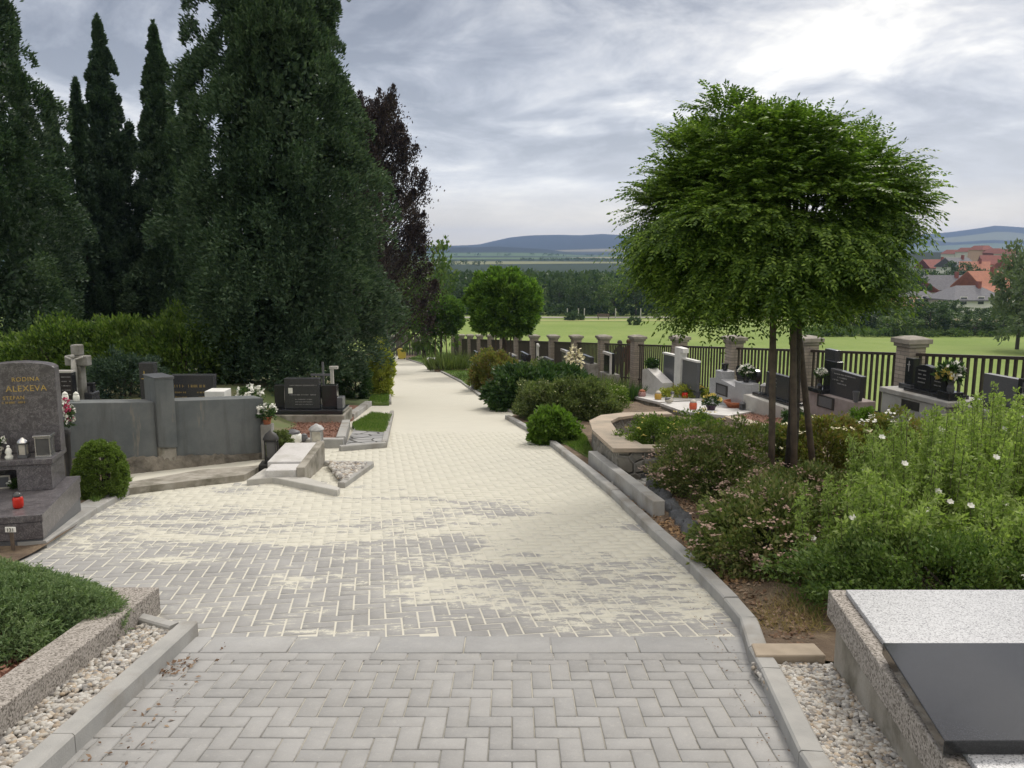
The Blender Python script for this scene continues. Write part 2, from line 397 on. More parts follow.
def landmat():
    m, t, p = newmat('land'); v = pos(t); s = t.new('ShaderNodeSeparateXYZ'); t.link(v, s.inputs[0])
    mea = t.mix(t.ramp(t.noise(v, .12, 6, .6), [(.35, 0), (.65, 1)]), (.15, .225, .05), (.215, .28, .08))
    mea = t.mix(t.ramp(t.noise(v, 2.5, 5, .7), [(.4, 0), (.7, .5)]), mea, (.25, .29, .11))
    vo = t.new('ShaderNodeTexVoronoi'); vo.inputs['Scale'].default_value = .0032
    mp = t.new('ShaderNodeMapping'); mp.inputs['Scale'].default_value = (.6, 1.6, 1); t.link(v, mp.inputs['Vector']); t.link(mp.outputs[0], vo.inputs['Vector'])
    sp = t.new('ShaderNodeSeparateColor'); t.link(vo.outputs['Color'], sp.inputs[0])
    fields = t.ramp(sp.outputs[0], [(0, (.014, .024, .018)), (.72, (.014, .024, .018)), (.78, (.07, .11, .05)), (.88, (.1, .13, .06)), (.93, (.2, .18, .11)), (1, (.2, .18, .11))])
    flat = t.ramp(sp.outputs[1], [(0, (.02, .035, .02)), (.4, (.03, .05, .03)), (.45, (.07, .12, .05)), (.7, (.1, .15, .06)), (.8, (.24, .22, .13))])
    f1 = t.ramp(t.math('DIVIDE', s.outputs[1], 2000), [(.1, 0), (.2, 1)])
    hill = t.ramp(t.math('ADD', t.math('MULTIPLY', s.outputs[2], .03), .35), [(.2, 0), (.32, 1)])
    col = t.mix(f1, mea, t.mix(hill, flat, fields))
    t.link(col, p.inputs['Base Color']); p.inputs['Roughness'].default_value = .95; p.inputs['Specular IOR Level'].default_value = .1
    t.link(t.bump(t.noise(v, 5, 4), .4, .05), p.inputs['Normal'])
    return m
M_land = landmat()
xs = sorted(set([round(-x, 3) for x in spread(0, 3300, 60, 3.2)]+[round(x, 3) for x in spread(0, 3300, 130, 2.6)]))
ys = spread(-60, 60, 60)+spread(62, 900, 90, 1.6)[0:]+spread(915, 3950, 120)
struct(gridmesh('ground', xs, ys, gz, M_land))

# ---------- paving ----------
def poly_in(pts, x, y):
    c = False; n = len(pts); j = n-1
    for i in range(n):
        xi, yi = pts[i][0], pts[i][1]; xj, yj = pts[j][0], pts[j][1]
        if (yi > y) != (yj > y) and x < (xj-xi)*(y-yi)/(yj-yi)+xi: c = not c
        j = i
    return c
def blocks(name, rects, mat, gap, bev):
    """rects: list of (cx, cy, hx, hy, ang): block tops with a small chamfer"""
    V = []; Fc = []
    for cx, cy, hx, hy, a, *up_ in rects:
        ca, sa = math.cos(a), math.sin(a); dz = R_.uniform(-.0012, .0012)+(up_[0] if up_ else 0); tx, ty = R_.uniform(-.012, .012), R_.uniform(-.012, .012); n = len(V)
        for (ix, dzz) in ((0, -.02), (0, -bev), (bev, 0)):
            for sx_, sy_ in ((-1, -1), (1, -1), (1, 1), (-1, 1)):
                x = (hx-gap/2-ix)*sx_; y = (hy-gap/2-ix)*sy_
                wx = cx+x*ca-y*sa; wy = cy+x*sa+y*ca; V.append((wx, wy, pl(wy)+dz+dzz+tx*x+ty*y))
        Fc.append((n+8, n+9, n+10, n+11))
        for k in range(4):
            q = (k+1) % 4
            Fc.append((n+4+k, n+4+q, n+8+q, n+8+k)); Fc.append((n+k, n+q, n+4+q, n+4+k))
    return struct(npmesh(name, V, Fc, mat))
def herring(poly, ang, ox, oy):
    ca, sa = math.cos(ang), math.sin(ang); out = []; w = .082
    for i in range(-200, 200):
        for j in range(-200, 200):
            d = (i-j) % 4
            if d == 0: lx, ly, hx, hy = (i+1)*w, (j+.5)*w, w, w/2
            elif d == 3: lx, ly, hx, hy = (i+.5)*w, (j+1)*w, w/2, w
            else: continue
            x = ox+lx*ca-ly*sa; y = oy+lx*sa+ly*ca
            if poly_in(poly, x, y): out.append((x, y, hx, hy, ang))
    return out
YS0, YS1 = 3.50, 3.70
front = [(-2.6, 1.2), (1.4, 1.2), (1.4, YS0-.05), (-2.6, YS0-.05)]
blocks('front_paving', herring([(-1.55,1.2),(1.15,1.2),(1.15,YS0-.015),(-1.6,YS0-.015)], 0, 0, 1.0)
       +[(-1.7+.164*i, YS0-.041, .082, .041, 0, .003) for i in range(0, 18)], M_block, .005, .003)
blocks('slab_row_paving', [(-1.62+.4*i, (YS0+YS1)/2, .2, .1, 0, .004) for i in range(0, 8)], M_slab, .007, .003)
up = [(-2.9, YS1-.03), (1.3, YS1-.03)]+[(p.x+.12, p.y) for p in RE if p.y > 3.8]+[(.3, 12.6), (-2.9, 12.6), (-3.2, 12), (-2.2, 10.0), (-2.2, 7.7), (-4.3, 7.7), (-4.6, 5.2), (-5, 4.1), (-2.9, 4.1)]
blocks('herringbone_paving', herring(up, math.radians(9.5), -.4, 3.5), M_block, .0085, .003)
V = []; Fc = []
m = MB()
yy = [1.0, 3.55, 3.6]+[4+i*.5 for i in range(113)]
jd = lambda y: .0065 if y < 3.58 else .0028
for i in range(len(yy)-1):
    a, b = yy[i], yy[i+1]
    l = lambda y: -6.0 if y < 8.5 else -4.0 if y < 18 else XL(y)-.6
    m.add([(l(a), a, pl(a)-jd(a)), (XR(a)+.1, a, pl(a)-jd(a)), (XR(b)+.1, b, pl(b)-jd(b)), (l(a), b, pl(b)-jd(b))], [(0, 1, 2, 3)])
struct(m.build('path', M_sand))
# sand layer that buries the blocks further down the path
def swz(x, y): return pl(y)+.0025+.0012*math.sin(x*3.1+y*1.7)
xsn = spread(-3.6, 1.2, 24); 
m = MB()
for i in range(150):
    a = 11.0+i*.3; b = a+.3
    if b > 57: break
    for q in range(6):
        l0, l1 = -3.4 if a < 18 else XL(a)-.5, XR(a)+.05; r0, r1 = -3.4 if b < 18 else XL(b)-.5, XR(b)+.05
        p = [(l0+(l1-l0)*q/6, a), (l0+(l1-l0)*(q+1)/6, a), (r0+(r1-r0)*(q+1)/6, b), (r0+(r1-r0)*q/6, b)]
        m.add([(x, y, pl(y)+min(.004, -.006+.007*(y-11.0))) for x, y in p], [(0, 1, 2, 3)])
struct(m.build('sand', M_sand))

# ---------- kerbs ----------
def kerb(pts, w=.08, h=.06, side=1, step=1.0, name='kerb', mat=None, depth=.1, zf=pl):
    """a run of kerb stones along a world polyline; side=1 puts the stone right of the travel direction"""
    pts = [Vector((p[0], p[1])) for p in pts]; m = MB()
    for i in range(len(pts)-1):
        a, b = pts[i], pts[i+1]; L = (b-a).length
        n = max(1, round(L/step))
        for k in range(n):
            p = a+(b-a)*(k/n); q = a+(b-a)*((k+1)/n); d = (q-p).normalized(); s = Vector((d.y, -d.x))*side
            g = d*.0025; p = p+g; q = q-g
            jz = R_.uniform(-.003, .003); c = .008
            z0 = zf(p.y)+h+jz; z1 = zf(q.y)+h+jz
            prof = [(0, -depth-h), (0, -c), (c, 0), (w-c, 0), (w, -c), (w, -depth-h)]
            vs = [(p.x+s.x*o, p.y+s.y*o, z0+z) for o, z in prof]+[(q.x+s.x*o, q.y+s.y*o, z1+z) for o, z in prof]
            m.add(vs, [(j, j+1, j+7, j+6) for j in range(5)]+[(0, 6, 11, 5), tuple(range(5, -1, -1)), tuple(range(6, 12))])
    o = m.build(name, mat or M_kerb); return struct(o)
kerb([(.93, 1.3), RE[0]]+[tuple(p[:2]) for p in RE[1:]], .085, .065, 1)
kerb([tuple(p[:2]) for p in RE2], .085, .05, 1)
# left: kerb beside the gravel strip of the juniper planter
kerb([(-1.5, 1.5), (-1.5, 3.72)], .085, .075, -1); kerb([(-1.585, 3.72), (-1.585-.24, 3.86)], .06, .07, -1)
# ---------- beds ----------
def ribbon(name, ys, xl, xr, nx, f, mat):
    V = []; Fc = []
    for y in ys:
        a, b = xl(y), xr(y)
        for i in range(nx+1):
            x = a+(b-a)*i/nx; V.append((x, y, f(x, y)))
    for j in range(len(ys)-1):
        for i in range(nx):
            q = j*(nx+1)+i; Fc.append((q, q+1, q+nx+2, q+nx+1))
    return struct(npmesh(name, V, Fc, mat, None, True))
def nz(x, y, a=.02): return a*(math.sin(x*5.1+y*2.3)*math.sin(y*4.7-x*1.9)+.5*math.sin(x*13+y*9))
ribbon('garden_soil', spread(3.33, 12, 60)+spread(12.2, 57, 80), lambda y: XR(y)+.05, lambda y: max(FX(y)+.5, XR(y)+.2), 46, lambda x, y: rz(x, y)+nz(x, y), M_soil)
ribbon('terrace_ground', spread(8.2, 57, 120), lambda y: XL(y)-30, lambda y: XL(y), 120, lambda x, y: lz(x, y)+nz(x, y, .015), M_ground)
ribbon('bed_soil', spread(4.6, 8.2, 20), lambda y: -12, lambda y: np.interp(y, [4.6, 5.4, 7.55, 8.2], [-3.12, -3.12, -3.62, -4.0]), 60, lambda x, y: pl(y)+.03+nz(x, y, .012), M_soil)
def sheet(name, pts, h, th, mat, st=True, zf=pl):
    o = MB().prism([(p[0], p[1]) for p in pts], lambda x, y: zf(y)+h-th, lambda x, y: zf(y)+h).build(name, mat)
    return struct(o) if st else o
# ---------- leaves ----------
def unit(a): return a/np.maximum(np.linalg.norm(a, axis=-1, keepdims=True), 1e-9)
def rnd_dirs(n): return unit(NR.normal(size=(n, 3)))
def blades(P, D, L, W, twist=None):
    """one pointed four-cornered leaf per row: root P, direction D, length L, width W"""
    n = len(P); D = unit(D); r = rnd_dirs(n) if twist is None else unit(twist+.35*NR.normal(size=(n, 3)))
    S = unit(np.cross(D, r)); L = np.broadcast_to(np.asarray(L, float).reshape(-1, 1), (n, 1)); W = np.broadcast_to(np.asarray(W, float).reshape(-1, 1), (n, 1))
    up = np.cross(S, D)
    mid = P+D*L*.45+up*L*.06
    return np.stack([P, mid-S*W*.5, P+D*L, mid+S*W*.5], 1).reshape(-1, 3)
def leafobj(name, Vs, mat, parent=None):
    V = np.concatenate(Vs) if isinstance(Vs, list) else Vs
    return npmesh(name, V, np.arange(len(V)).reshape(-1, 4), mat, parent)
def dome(n, c, r, lo=.55, zmin=-1.0, power=2.0, lump=.12):
    """points in the outer shell of a lumpy rounded body"""
    d = rnd_dirs(n*3); d = d[d[:, 2] > zmin][:n]
    q = (np.abs(d)**power).sum(1)**(1/power); d2 = d/q[:, None]
    ph = NR.uniform(0, 6.28, 6)
    lumps = 1+lump*(np.sin(d[:, 0]*4+ph[0])*np.sin(d[:, 1]*5+ph[1])+.7*np.sin(d[:, 2]*6+ph[2]+d[:, 0]*3)+.5*np.sin(9*d[:, 0]+ph[3])*np.sin(8*d[:, 2]+ph[4]))
    s = (lo+(1-lo)*NR.random(len(d))**.6)*lumps
    return np.array(c)+d2*np.array(r)*s[:, None], d
def clumps(C0, D0, cr, per, L, W, out=1.0, up=0.0, rough=.7, lvar=.35):
    n = len(C0); P = np.repeat(C0, per, 0)+rnd_dirs(n*per)*(NR.random((n*per, 1))**.5)*cr
    D = np.repeat(D0, per, 0)*out+NR.normal(size=(n*per, 3))*rough+np.array([0, 0, up])
    l = L*(1+lvar*(NR.random(n*per)-.5)*2)
    return blades(P, D, l, l*W/L)
def stems(parent, c, r, h, n, mat, rad=.012):
    m = MB()
    for i in range(n):
        a = R_.uniform(0, 2*PI); k = R_.uniform(.3, .9)
        m.tube([(c[0]+.05*math.cos(a), c[1]+.05*math.sin(a), c[2]-.05), (c[0]+r[0]*k*.5*math.cos(a), c[1]+r[1]*k*.5*math.sin(a), c[2]+h*.45), (c[0]+r[0]*k*math.cos(a), c[1]+r[1]*k*math.sin(a), c[2]+h*.8)], [rad, rad*.8, rad*.4], 5)
    return m.build('stem', mat, parent)
def shrub(name, label, cat, c, rx, ry, h, mat, n=120, per=60, cr=.1, L=.04, W=.02, up=.4, power=2.3, group=None, flowers=None, lump=.14, rough=.7, lo=.5, stem=True):
    """c = base centre on the ground"""
    t = empty(name, c, 0, label, cat, group)
    P, D = dome(n, (0, 0, h*.42), (rx, ry, h*.6), lo, -.75, power, lump)
    leafobj('foliage', clumps(P, D, cr, per, L, W, 1.0, up, rough), mat, t)
    if stem: stems(t, (0, 0, 0), (rx*.8, ry*.8), h, 9, M_barkt)
    if flowers:
        fm, fn, fs, fl = flowers
        P, D = dome(fn, (0, 0, h*.42), (rx*1.06, ry*1.06, h*.64), .93, -.15, power, lump)
        Q = np.repeat(P, fl, 0)+NR.normal(size=(len(P)*fl, 3))*fs*.45*np.array([1, 1, .4])
        DD = NR.normal(size=(len(Q), 3))*np.array([1, 1, .35])+np.array([0, 0, .15])
        leafobj('blossom', blades(Q, DD, fs*.7, fs*.6, np.tile([0, 0, 1.], (len(Q), 1))), fm, t)
    return t
M_conif = leafmat('conifer_green', (.026, .052, .03), (.056, .098, .054), (.115, .165, .095), .2, .6, .5)
M_conif2 = leafmat('conifer_bluish', (.025, .05, .034), (.052, .09, .056), (.1, .148, .09), .2, .6, .5)
M_beech = leafmat('copper_beech', (.024, .019, .02), (.04, .026, .027), (.058, .042, .038), .15, .5, .7)
M_robin = leafmat('robinia_green', (.04, .08, .016), (.1, .17, .03), (.27, .38, .07), .42, .45, 1.2)
M_ballg = leafmat('globe_green', (.05, .11, .02), (.12, .22, .038), (.22, .34, .065), .4, .5, 1.0)
M_ballg2 = leafmat('globe_dark', (.05, .11, .022), (.1, .18, .038), (.16, .25, .06), .35, .5, 1.0)
M_box = leafmat('boxwood_green', (.09, .15, .03), (.16, .23, .05), None, .3, .45, 4)
M_juniper = leafmat('juniper_green', (.09, .15, .07), (.17, .25, .11), (.27, .35, .17), .25, .6, 5)
M_hedge = leafmat('hedge_green', (.035, .07, .018), (.09, .15, .03), (.2, .27, .07), .45, .5, 1.5)
M_spirea = leafmat('spirea_leaf', (.085, .13, .035), (.16, .205, .06), (.27, .23, .12), .35, .5, 4)
M_potent = leafmat('potentilla_leaf', (.07, .12, .025), (.13, .2, .04), (.22, .28, .08), .4, .5, 4)
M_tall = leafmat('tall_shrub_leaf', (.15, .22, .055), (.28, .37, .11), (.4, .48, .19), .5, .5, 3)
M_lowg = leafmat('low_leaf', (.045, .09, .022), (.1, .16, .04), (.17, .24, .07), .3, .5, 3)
M_dkgreen = leafmat('dark_shrub_leaf', (.022, .055, .018), (.045, .09, .028), (.08, .13, .04), .3, .4, 3)
M_bright = leafmat('bright_shrub_leaf', (.07, .14, .02), (.14, .23, .04), None, .45, .45, 5)
M_olive = leafmat('olive_shrub_leaf', (.06, .09, .03), (.13, .17, .06), (.19, .22, .09), .35, .5, 4)
M_orange = leafmat('autumn_toned_leaf', (.12, .16, .035), (.19, .2, .055), (.27, .17, .075), .4, .5, 4)
M_yellow = leafmat('golden_thuja', (.28, .34, .05), (.5, .5, .1), (.2, .28, .05), .3, .5, 4)
M_grassb = leafmat('grass_blade', (.07, .14, .025), (.13, .21, .05), (.2, .24, .08), .4, .5, 3)
M_dry = leafmat('dry_grass', (.25, .19, .09), (.33, .26, .13), None, .3, .7, 3)
M_fartree = leafmat('far_tree_leaf', (.032, .062, .022), (.06, .1, .034), (.09, .135, .05), .25, .6, .12)
M_fartree2 = leafmat('far_tree_grey', (.08, .11, .06), (.12, .16, .085), (.17, .21, .11), .25, .6, .12)
M_bushleaf = leafmat('bush_leaf', (.055, .1, .03), (.1, .16, .045), (.16, .21, .07), .35, .5, .5)  # lighter green leaf of its own, for bushes and undergrowth

# ---------- conifers on the left ----------
def conifer(label, px, Y, hw, toppx, mat, n=300, per=110, skirt=.25, L=.13, pw=1.35, ex_=1.0):
    x = xat(px, Y); z0 = lz(x, Y)-.05
    H = at(px, toppx, Y).z-z0; Rm = hw/F*(Y+.2)
    t = empty('conifer', (x, Y, z0), 0, label, 'tree', 'tall conifers on the left')
    MB().tube([(0, 0, -.1), (0, 0, H*.5), (0, 0, H*.92)], [.17, .11, .03], 9).build('trunk', M_barkt, t)
    # boughs spiral up the trunk, each a drooping spray
    nt_ = max(30, n//3); ix = NR.integers(0, nt_, n); th = NR.uniform(0, 2*PI, nt_)[ix]+NR.normal(size=n)*.10; tt = np.clip((NR.random(nt_)**.85)[ix]+NR.normal(size=n)*.014, 0, .995)
    f = np.maximum(.015, (1-tt**pw)**ex_)*np.minimum(1, .8+.2*np.minimum(tt/.2, 1))
    ph = NR.uniform(0, 6.28, 4)
    lump = 1+.16*np.sin(th*3+tt*9+ph[0])+.13*np.sin(th*5-tt*17+ph[1])+.12*np.sin(tt*31+th*2+ph[2])+.08*np.sin(tt*55-th*3+ph[3])
    k = (.66+.36*NR.random(nt_)**.7+.09*(NR.random(nt_) < .14))[ix]+NR.normal(size=n)*.03
    rr = Rm*f*lump*k
    zz_ = skirt+(H-skirt)*tt
    P = np.stack([rr*np.cos(th), rr*np.sin(th), zz_], 1)
    Dn = np.stack([np.cos(th), np.sin(th), NR.uniform(-.25, .25, n)], 1)
    # spray: leaves along an outward then rising tongue
    m = int(per*1.35); a = NR.random((n, m))**.8
    size = (.30+.25*NR.random((n, 1)))*(1-.84*tt[:, None])*min(1.3, Rm/1.3)
    side = np.stack([-np.sin(th), np.cos(th), np.zeros(n)], 1)
    off = (a*size*1.1-size*.5)[..., None]*Dn[:, None, :]
    off = off+(NR.normal(size=(n, m))*size*.42*(1.05-a))[..., None]*side[:, None, :]
    off[..., 2] += NR.normal(size=(n, m))*size*.26+(.45*a-.95*a*a)*size
    Q = (P[:, None, :]+off).reshape(-1, 3)
    D = (np.repeat(Dn, m, 0)*1.0+NR.normal(size=(n*m, 3))*.5+np.repeat(np.stack([0*tt, 0*tt, .3+.8*tt], 1), m, 0))
    l = L*.66*(.6+.8*NR.random(n*m))
    Vs = [blades(Q, D, l, l*.38)]
    # inner, older foliage filling the body
    ni = n*32; th = NR.uniform(0, 2*PI, ni); tt = NR.random(ni)**.9; f = np.maximum(.01, (1-tt**pw)**ex_)
    rr = Rm*f*(.2+.5*NR.random(ni)); Q = np.stack([rr*np.cos(th), rr*np.sin(th), skirt+(H-skirt)*tt], 1)
    Vs.append(blades(Q, rnd_dirs(ni), .14, .07))
    q = NR.random((260, 1)); Q = np.array([[0, 0, H*.93]])+np.array([[0, 0, H*.085]])*q+NR.normal(size=(260, 3))*.06*(1.05-q)
    Vs.append(blades(Q, NR.normal(size=(260, 3))*.5+np.array([0, 0, 1.2]), .13, .045))
    leafobj('crown', Vs, mat, t)
    return t
conifer('huge broad dark conifer behind the black headstone, its top beyond the picture', 290, 16.0, 93, -190, M_conif, 1500, 150, .25, .12, 2.2)
conifer('tall dark conifer at the far left edge of the cemetery', -4, 17.5, 84, -190, M_conif, 900, 120, .3, .13, 1.9)
conifer('slim conifer with a pointed top right behind the leftmost conifer', 44, 21.5, 38, 62, M_conif2, 380, 110, .3, .13, 1.0, .8)
conifer('lowest of the pointed dark conifers, just left of the twin spires', 72, 25.5, 34, 95, M_conif2, 340, 110, .3, .14, 1.0, .8)
conifer('dark conifer spire with a second lower tip on its left', 124, 24.0, 50, 22, M_conif2, 820, 110, .3, .13, 1.0, .88)
conifer('short side spire leaning against the left of the twin spires', 99, 23.0, 30, 84, M_conif2, 280, 100, .3, .13, 1.0, .8)
conifer('dark conifer spire between the twin tip spire and the huge broad conifer', 176, 24.0, 46, 28, M_conif, 820, 110, .3, .13, 1.0, .88)
conifer('conifer half hidden behind the left flank of the huge broad conifer', 203, 26.5, 42, 70, M_conif, 340, 110, .3, .14, 1.0, .8)
# ---------- copper beech ----------
def beech():
    Y = 30; x = xat(384, Y); z0 = lz(x, Y); top = at(384, 118, Y).z-z0
    t = empty('copper_beech', (x, Y, z0), 0, 'dark purple leaved tree with feathery top beside the huge conifer', 'tree')
    m = MB(); m.tube([(0, 0, -.1), (.05, 0, top*.4), (0, 0, top*.75)], [.17, .12, .05], 9).build('trunk', M_barkt, t)
    Vs = []; br = MB()
    for i in range(150):
        tt = R_.random()**.8; z = 1.0+(top-1.2)*tt; rr = 1.75*(1-tt**2.6)**.8*R_.uniform(.35, 1)+.12; a = R_.uniform(0, 2*PI)
        s = Vector((0, 0, max(.5, z-rr*.9-.3))); e = Vector((rr*math.cos(a), rr*math.sin(a), z)); up = R_.uniform(.3, 1.1)*(.7+.6*tt)
        tip = e+Vector((math.cos(a)*.4, math.sin(a)*.4, up))
        br.tube([s, e, tip], [.03, .018, .006], 4)
        n = 420; q = NR.random(n)[:, None]**.8
        E, T_ = np.array(e), np.array(tip)
        P = E+(T_-E)*q+NR.normal(size=(n, 3))*(.34*(1.05-q))
        Vs.append(blades(P, (T_-E)*.8+NR.normal(size=(n, 3))*.5, .1*(.7+.6*NR.random(n)), .05))
    leafobj('crown', Vs, M_beech, t); br.build('branch', M_barkt, t)
beech()
# ---------- the stake-supported robinia ----------
def compound(P, D, Ls, pairs=6, leaflet=.042, droop=.55):
    n = len(P); D = unit(D); out = []
    side = unit(np.cross(D, np.tile([0, 0, 1.], (n, 1))+NR.normal(size=(n, 3))*.25))
    dn = np.array([0, 0, -1.])
    for k in range(pairs):
        s = (k+1.2)/(pairs+.6)
        p = P+D*(s*Ls)[:, None]+dn*(droop*s*s*Ls)[:, None]
        tg = unit(D+dn*2*droop*s)
        for sg in (-1, 1):
            out.append(blades(p, side*sg*.9+tg*.5+NR.normal(size=(n, 3))*.12+dn*.15, leaflet*(1.1-.35*abs(s-.5)), leaflet*.42, np.cross(side, tg)))
    out.append(blades(P+D*Ls[:, None]*.98+dn*(droop*Ls)[:, None], unit(D+dn*2*droop), leaflet, leaflet*.42))
    return out
def robinia():
    Y = 7.45; x = xat(790, Y); z0 = rz(x, Y)-.02
    t = empty('globe_robinia', (x, Y, z0), 0, 'round headed leafy robinia tied to three stakes beside the path', 'tree')
    cz = at(787, 212, Y).z-z0
    tr = MB(); tr.tube([(0, 0, -.1), (.01, 0, .7), (-.01, .01, 1.5), (0, 0, cz-.75), (.01, 0, cz-.2)], [.058, .05, .046, .05, .03], 10).build('trunk', M_barkt, t, smooth_=True)
    Vs = []; br = MB()
    N = 310; Pc, Dc = dome(N, (-.36, 0, cz-.17), (1.0, 1.02, .85), .42, -.93, 2.4, .12)
    for i in range(len(Pc)):
        p, d = Pc[i], Dc[i]
        n = 66
        outw = np.array([d[0], d[1], max(-.25, d[2])*.8])
        # a lit dome of leaves on the end of each twig
        q = rnd_dirs(n); q[:, 2] = np.abs(q[:, 2])*.6
        P = p+q*NR.uniform(.02, .25, (n, 1))
        D = outw*.9+q*1.0+np.array([0, 0, .35 if d[2] > .2 else .0])+NR.normal(size=(n, 3))*.3
        Ls = NR.uniform(.17, .29, n)
        Vs += compound(P, D, Ls, 8, .043, .32 if d[2] > .1 else .55)
        if i % 5 == 0:
            s = Vector((0, 0, cz-.75+.2*R_.random())); e = Vector(p); mid = s.lerp(e, .5)+Vector((0, 0, .12))
            br.tube([s, mid, e], [.022, .014, .005], 5)
    # long wisps standing up out of the top
    for i in range(60):
        a = R_.uniform(0, 2*PI); r = .95*R_.random()**.5
        p = np.array([r*math.cos(a)-.34, r*math.sin(a), cz-.2+.85*(1-(r/1.35)**2.4)**.45])
        n = 6; P = p+np.array([0, 0, 1])*NR.uniform(0, .14, (n, 1)); D = NR.normal(size=(n, 3))*.5+np.array([.3*math.cos(a), .3*math.sin(a), 1.0])
        Vs += compound(P, D, NR.uniform(.14, .22, n), 6, .036, .25)
    leafobj('crown', Vs, M_robin, t); br.build('branch', M_barkt, t)
    # stakes stand beside the trunk
    for k, (pt, pb, dy) in enumerate([(773, 773.5, -.22), (797.5, 821, .1), (793, 797, -.18)]):
        top = at(pt, 322, Y+dy); xb = xat(pb, Y+dy); bot = Vector((xb, Y+dy, rz(xb, Y+dy)-.25))
        lab = ['upright wooden stake standing left of the robinia trunk', 'wooden stake leaning outwards right of the robinia trunk', 'wooden stake pressed close in front of the robinia trunk'][k]
        s = empty('tree_stake', bot, 0, lab, 'stake', 'stakes round the robinia')
        up = top-bot; e = up*1.08
        MB().tube([(0, 0, 0), tuple(e*.5), tuple(e)], [.031, .029, .028], 10).build('pole', M_wood, s, smooth_=True)
    return t
robinia()
def globe(label, px, pcy, Y, d, dz, mat, nst):
    x = xat(px, Y); z0 = rz(x, Y)-.03
    t = empty('globe_tree', (x, Y, z0), 0, label, 'tree', 'small globe trees along the path')
    cz = at(px, pcy, Y).z-z0
    MB().tube([(0, 0, -.1), (.02, 0, cz*.5), (0, 0, cz)], [.055, .045, .03], 8).build('trunk', M_barkt, t)
    for k in range(nst):
        o = (-.28, .3, .12)[k]
        MB().tube([(o, -.15+.2*k, -.1), (o*.8, -.1, cz-dz*.3)], .03, 6).build('stake', M_wood, t)
    P, D = dome(420, (0, 0, cz), (d/2*.93, d/2*.93, dz/2*.93), .45, -.97, 2.9, .03)
    leafobj('crown', clumps(P, D, .17, 130, .13, .06, 1.0, .5, .6), mat, t)
globe('bright green globe tree beside the path, the bigger and nearer of two', 503, 303, 28, 2.5, 2.25, M_ballg, 3)
globe('dark green globe tree beyond the bright one, smaller and further down the path', 441, 316, 40, 2.3, 1.85, M_ballg2, 2)
# ---------- left shrubs ----------
def gzl(px, Y): x = xat(px, Y); return (x, Y, lz(x, Y)-.02)
shrub('light_shrub', 'light green feathery shrub behind the wide gold lettered headstone', 'shrub', gzl(186, 15), .95, .8, 1.28, M_hedge, 170, 90, .2, .08, .036, 1.1, group='light green shrubs under the conifers')
shrub('light_shrub', 'light green feathery shrub behind the stone cross', 'shrub', gzl(125, 15.5), 1.05, .8, 1.15, M_hedge, 180, 90, .2, .08, .036, 1.1, group='light green shrubs under the conifers')
shrub('light_shrub', 'light green feathery shrub rising above the arched granite headstone', 'shrub', gzl(60, 15.5), 1.1, .8, 1.05, M_hedge, 170, 90, .2, .08, .036, 1.1, group='light green shrubs under the conifers')
shrub('dwarf_conifer', 'dark dwarf conifer between the stone cross and the dark stele', 'shrub', gzl(127, 11.8), .48, .5, .62, M_conif2, 120, 90, .1, .05, .02, .3)
shrub('round_shrub', 'dark green rounded shrub left of the golden thuja', 'shrub', (xat(352, 17.5), 17.5, pl(17.5)), .42, .42, .85, M_dkgreen, 130, 90, .09, .045, .022, .3, 2.5, lump=.04)
t_ = shrub('golden_thuja', 'narrow yellow green thuja beside the path', 'shrub', (xat(381, 18.6), 18.6, pl(18.6)), .27, .27, 1.3, M_yellow, 170, 80, .08, .06, .025, 1.1, 2.2, lump=.08)
shrub('ball_shrub', 'clipped round box shrub next to the arched granite tomb', 'shrub', (xat(101, 6.95), 6.95, pl(6.95)+.02), .205, .205, .49, M_box, 800, 70, .022, .015, .009, .2, 2.2, lump=.015, lo=.82)
shrub('pot_shrub', 'small round yellowish shrub behind the black lantern', 'shrub', (xat(280, 8.95), 8.95, pl(8.95)+.04), .14, .14, .33, M_olive, 150, 60, .03, .022, .011, .3, 2.1, lump=.04)
# ---------- juniper in the left planter ----------
def juniper():
    t = empty('creeping_juniper', (-2.76, 3.60, pl(3.5)+.045), 0, 'low spreading juniper filling the aggregate planter on the left', 'shrub')
    N = 8200
    a = NR.uniform(0, 2*PI, N); r = np.sqrt(NR.random(N))
    ex = 1+.07*np.sin(a*5)+.05*np.sin(a*9+1)
    x = r*np.cos(a)*.88*ex; y = r*np.sin(a)*.5*ex
    h = .225*(1-r**3.2)+.04+.03*np.sin(x*7+1)*np.sin(y*9)+.018*np.sin(x*19)*np.cos(y*23)+.02
    P = np.stack([x, y, h-.07+.05*NR.random(N)-.1*y*0], 1)
    D = np.stack([np.cos(a)*r*.9, np.sin(a)*r*.9, np.full(N, .9)], 1)+NR.normal(size=(N, 3))*.5
    D = unit(D); Vs = []
    m = 18
    for k in range(m):
        s = k/m*.06
        q = P+D*s; dd = D*.75+rnd_dirs(N)*.8
        Vs.append(blades(q, dd, .02, .0048))
    # lower skirt
    N2 = 26000; P, D2 = dome(N2, (0, 0, .06), (.88, .5, .17), .6, -.1, 2.2, .06)
    Vs.append(blades(P, D2+NR.normal(size=(len(P), 3))*.6, .034, .008))
    leafobj('foliage', Vs, M_juniper, t); stems(t, (0, 0, 0), (.8, .45), .18, 14, M_barkt, .012)
    m = MB(); rr = Vector((.86, .45, .06))
    Vs = []
    for (x0, y0) in ((.74, .33), (.76, .31)):
        n = 26; s = NR.random(n)[:, None]
        P = np.array([x0, y0, .1])+np.array([.05, .03, .12])*s
        Vs.append(blades(P, rnd_dirs(n)*.7+np.array([.2, .1, .8]), .03, .01))
juniper()
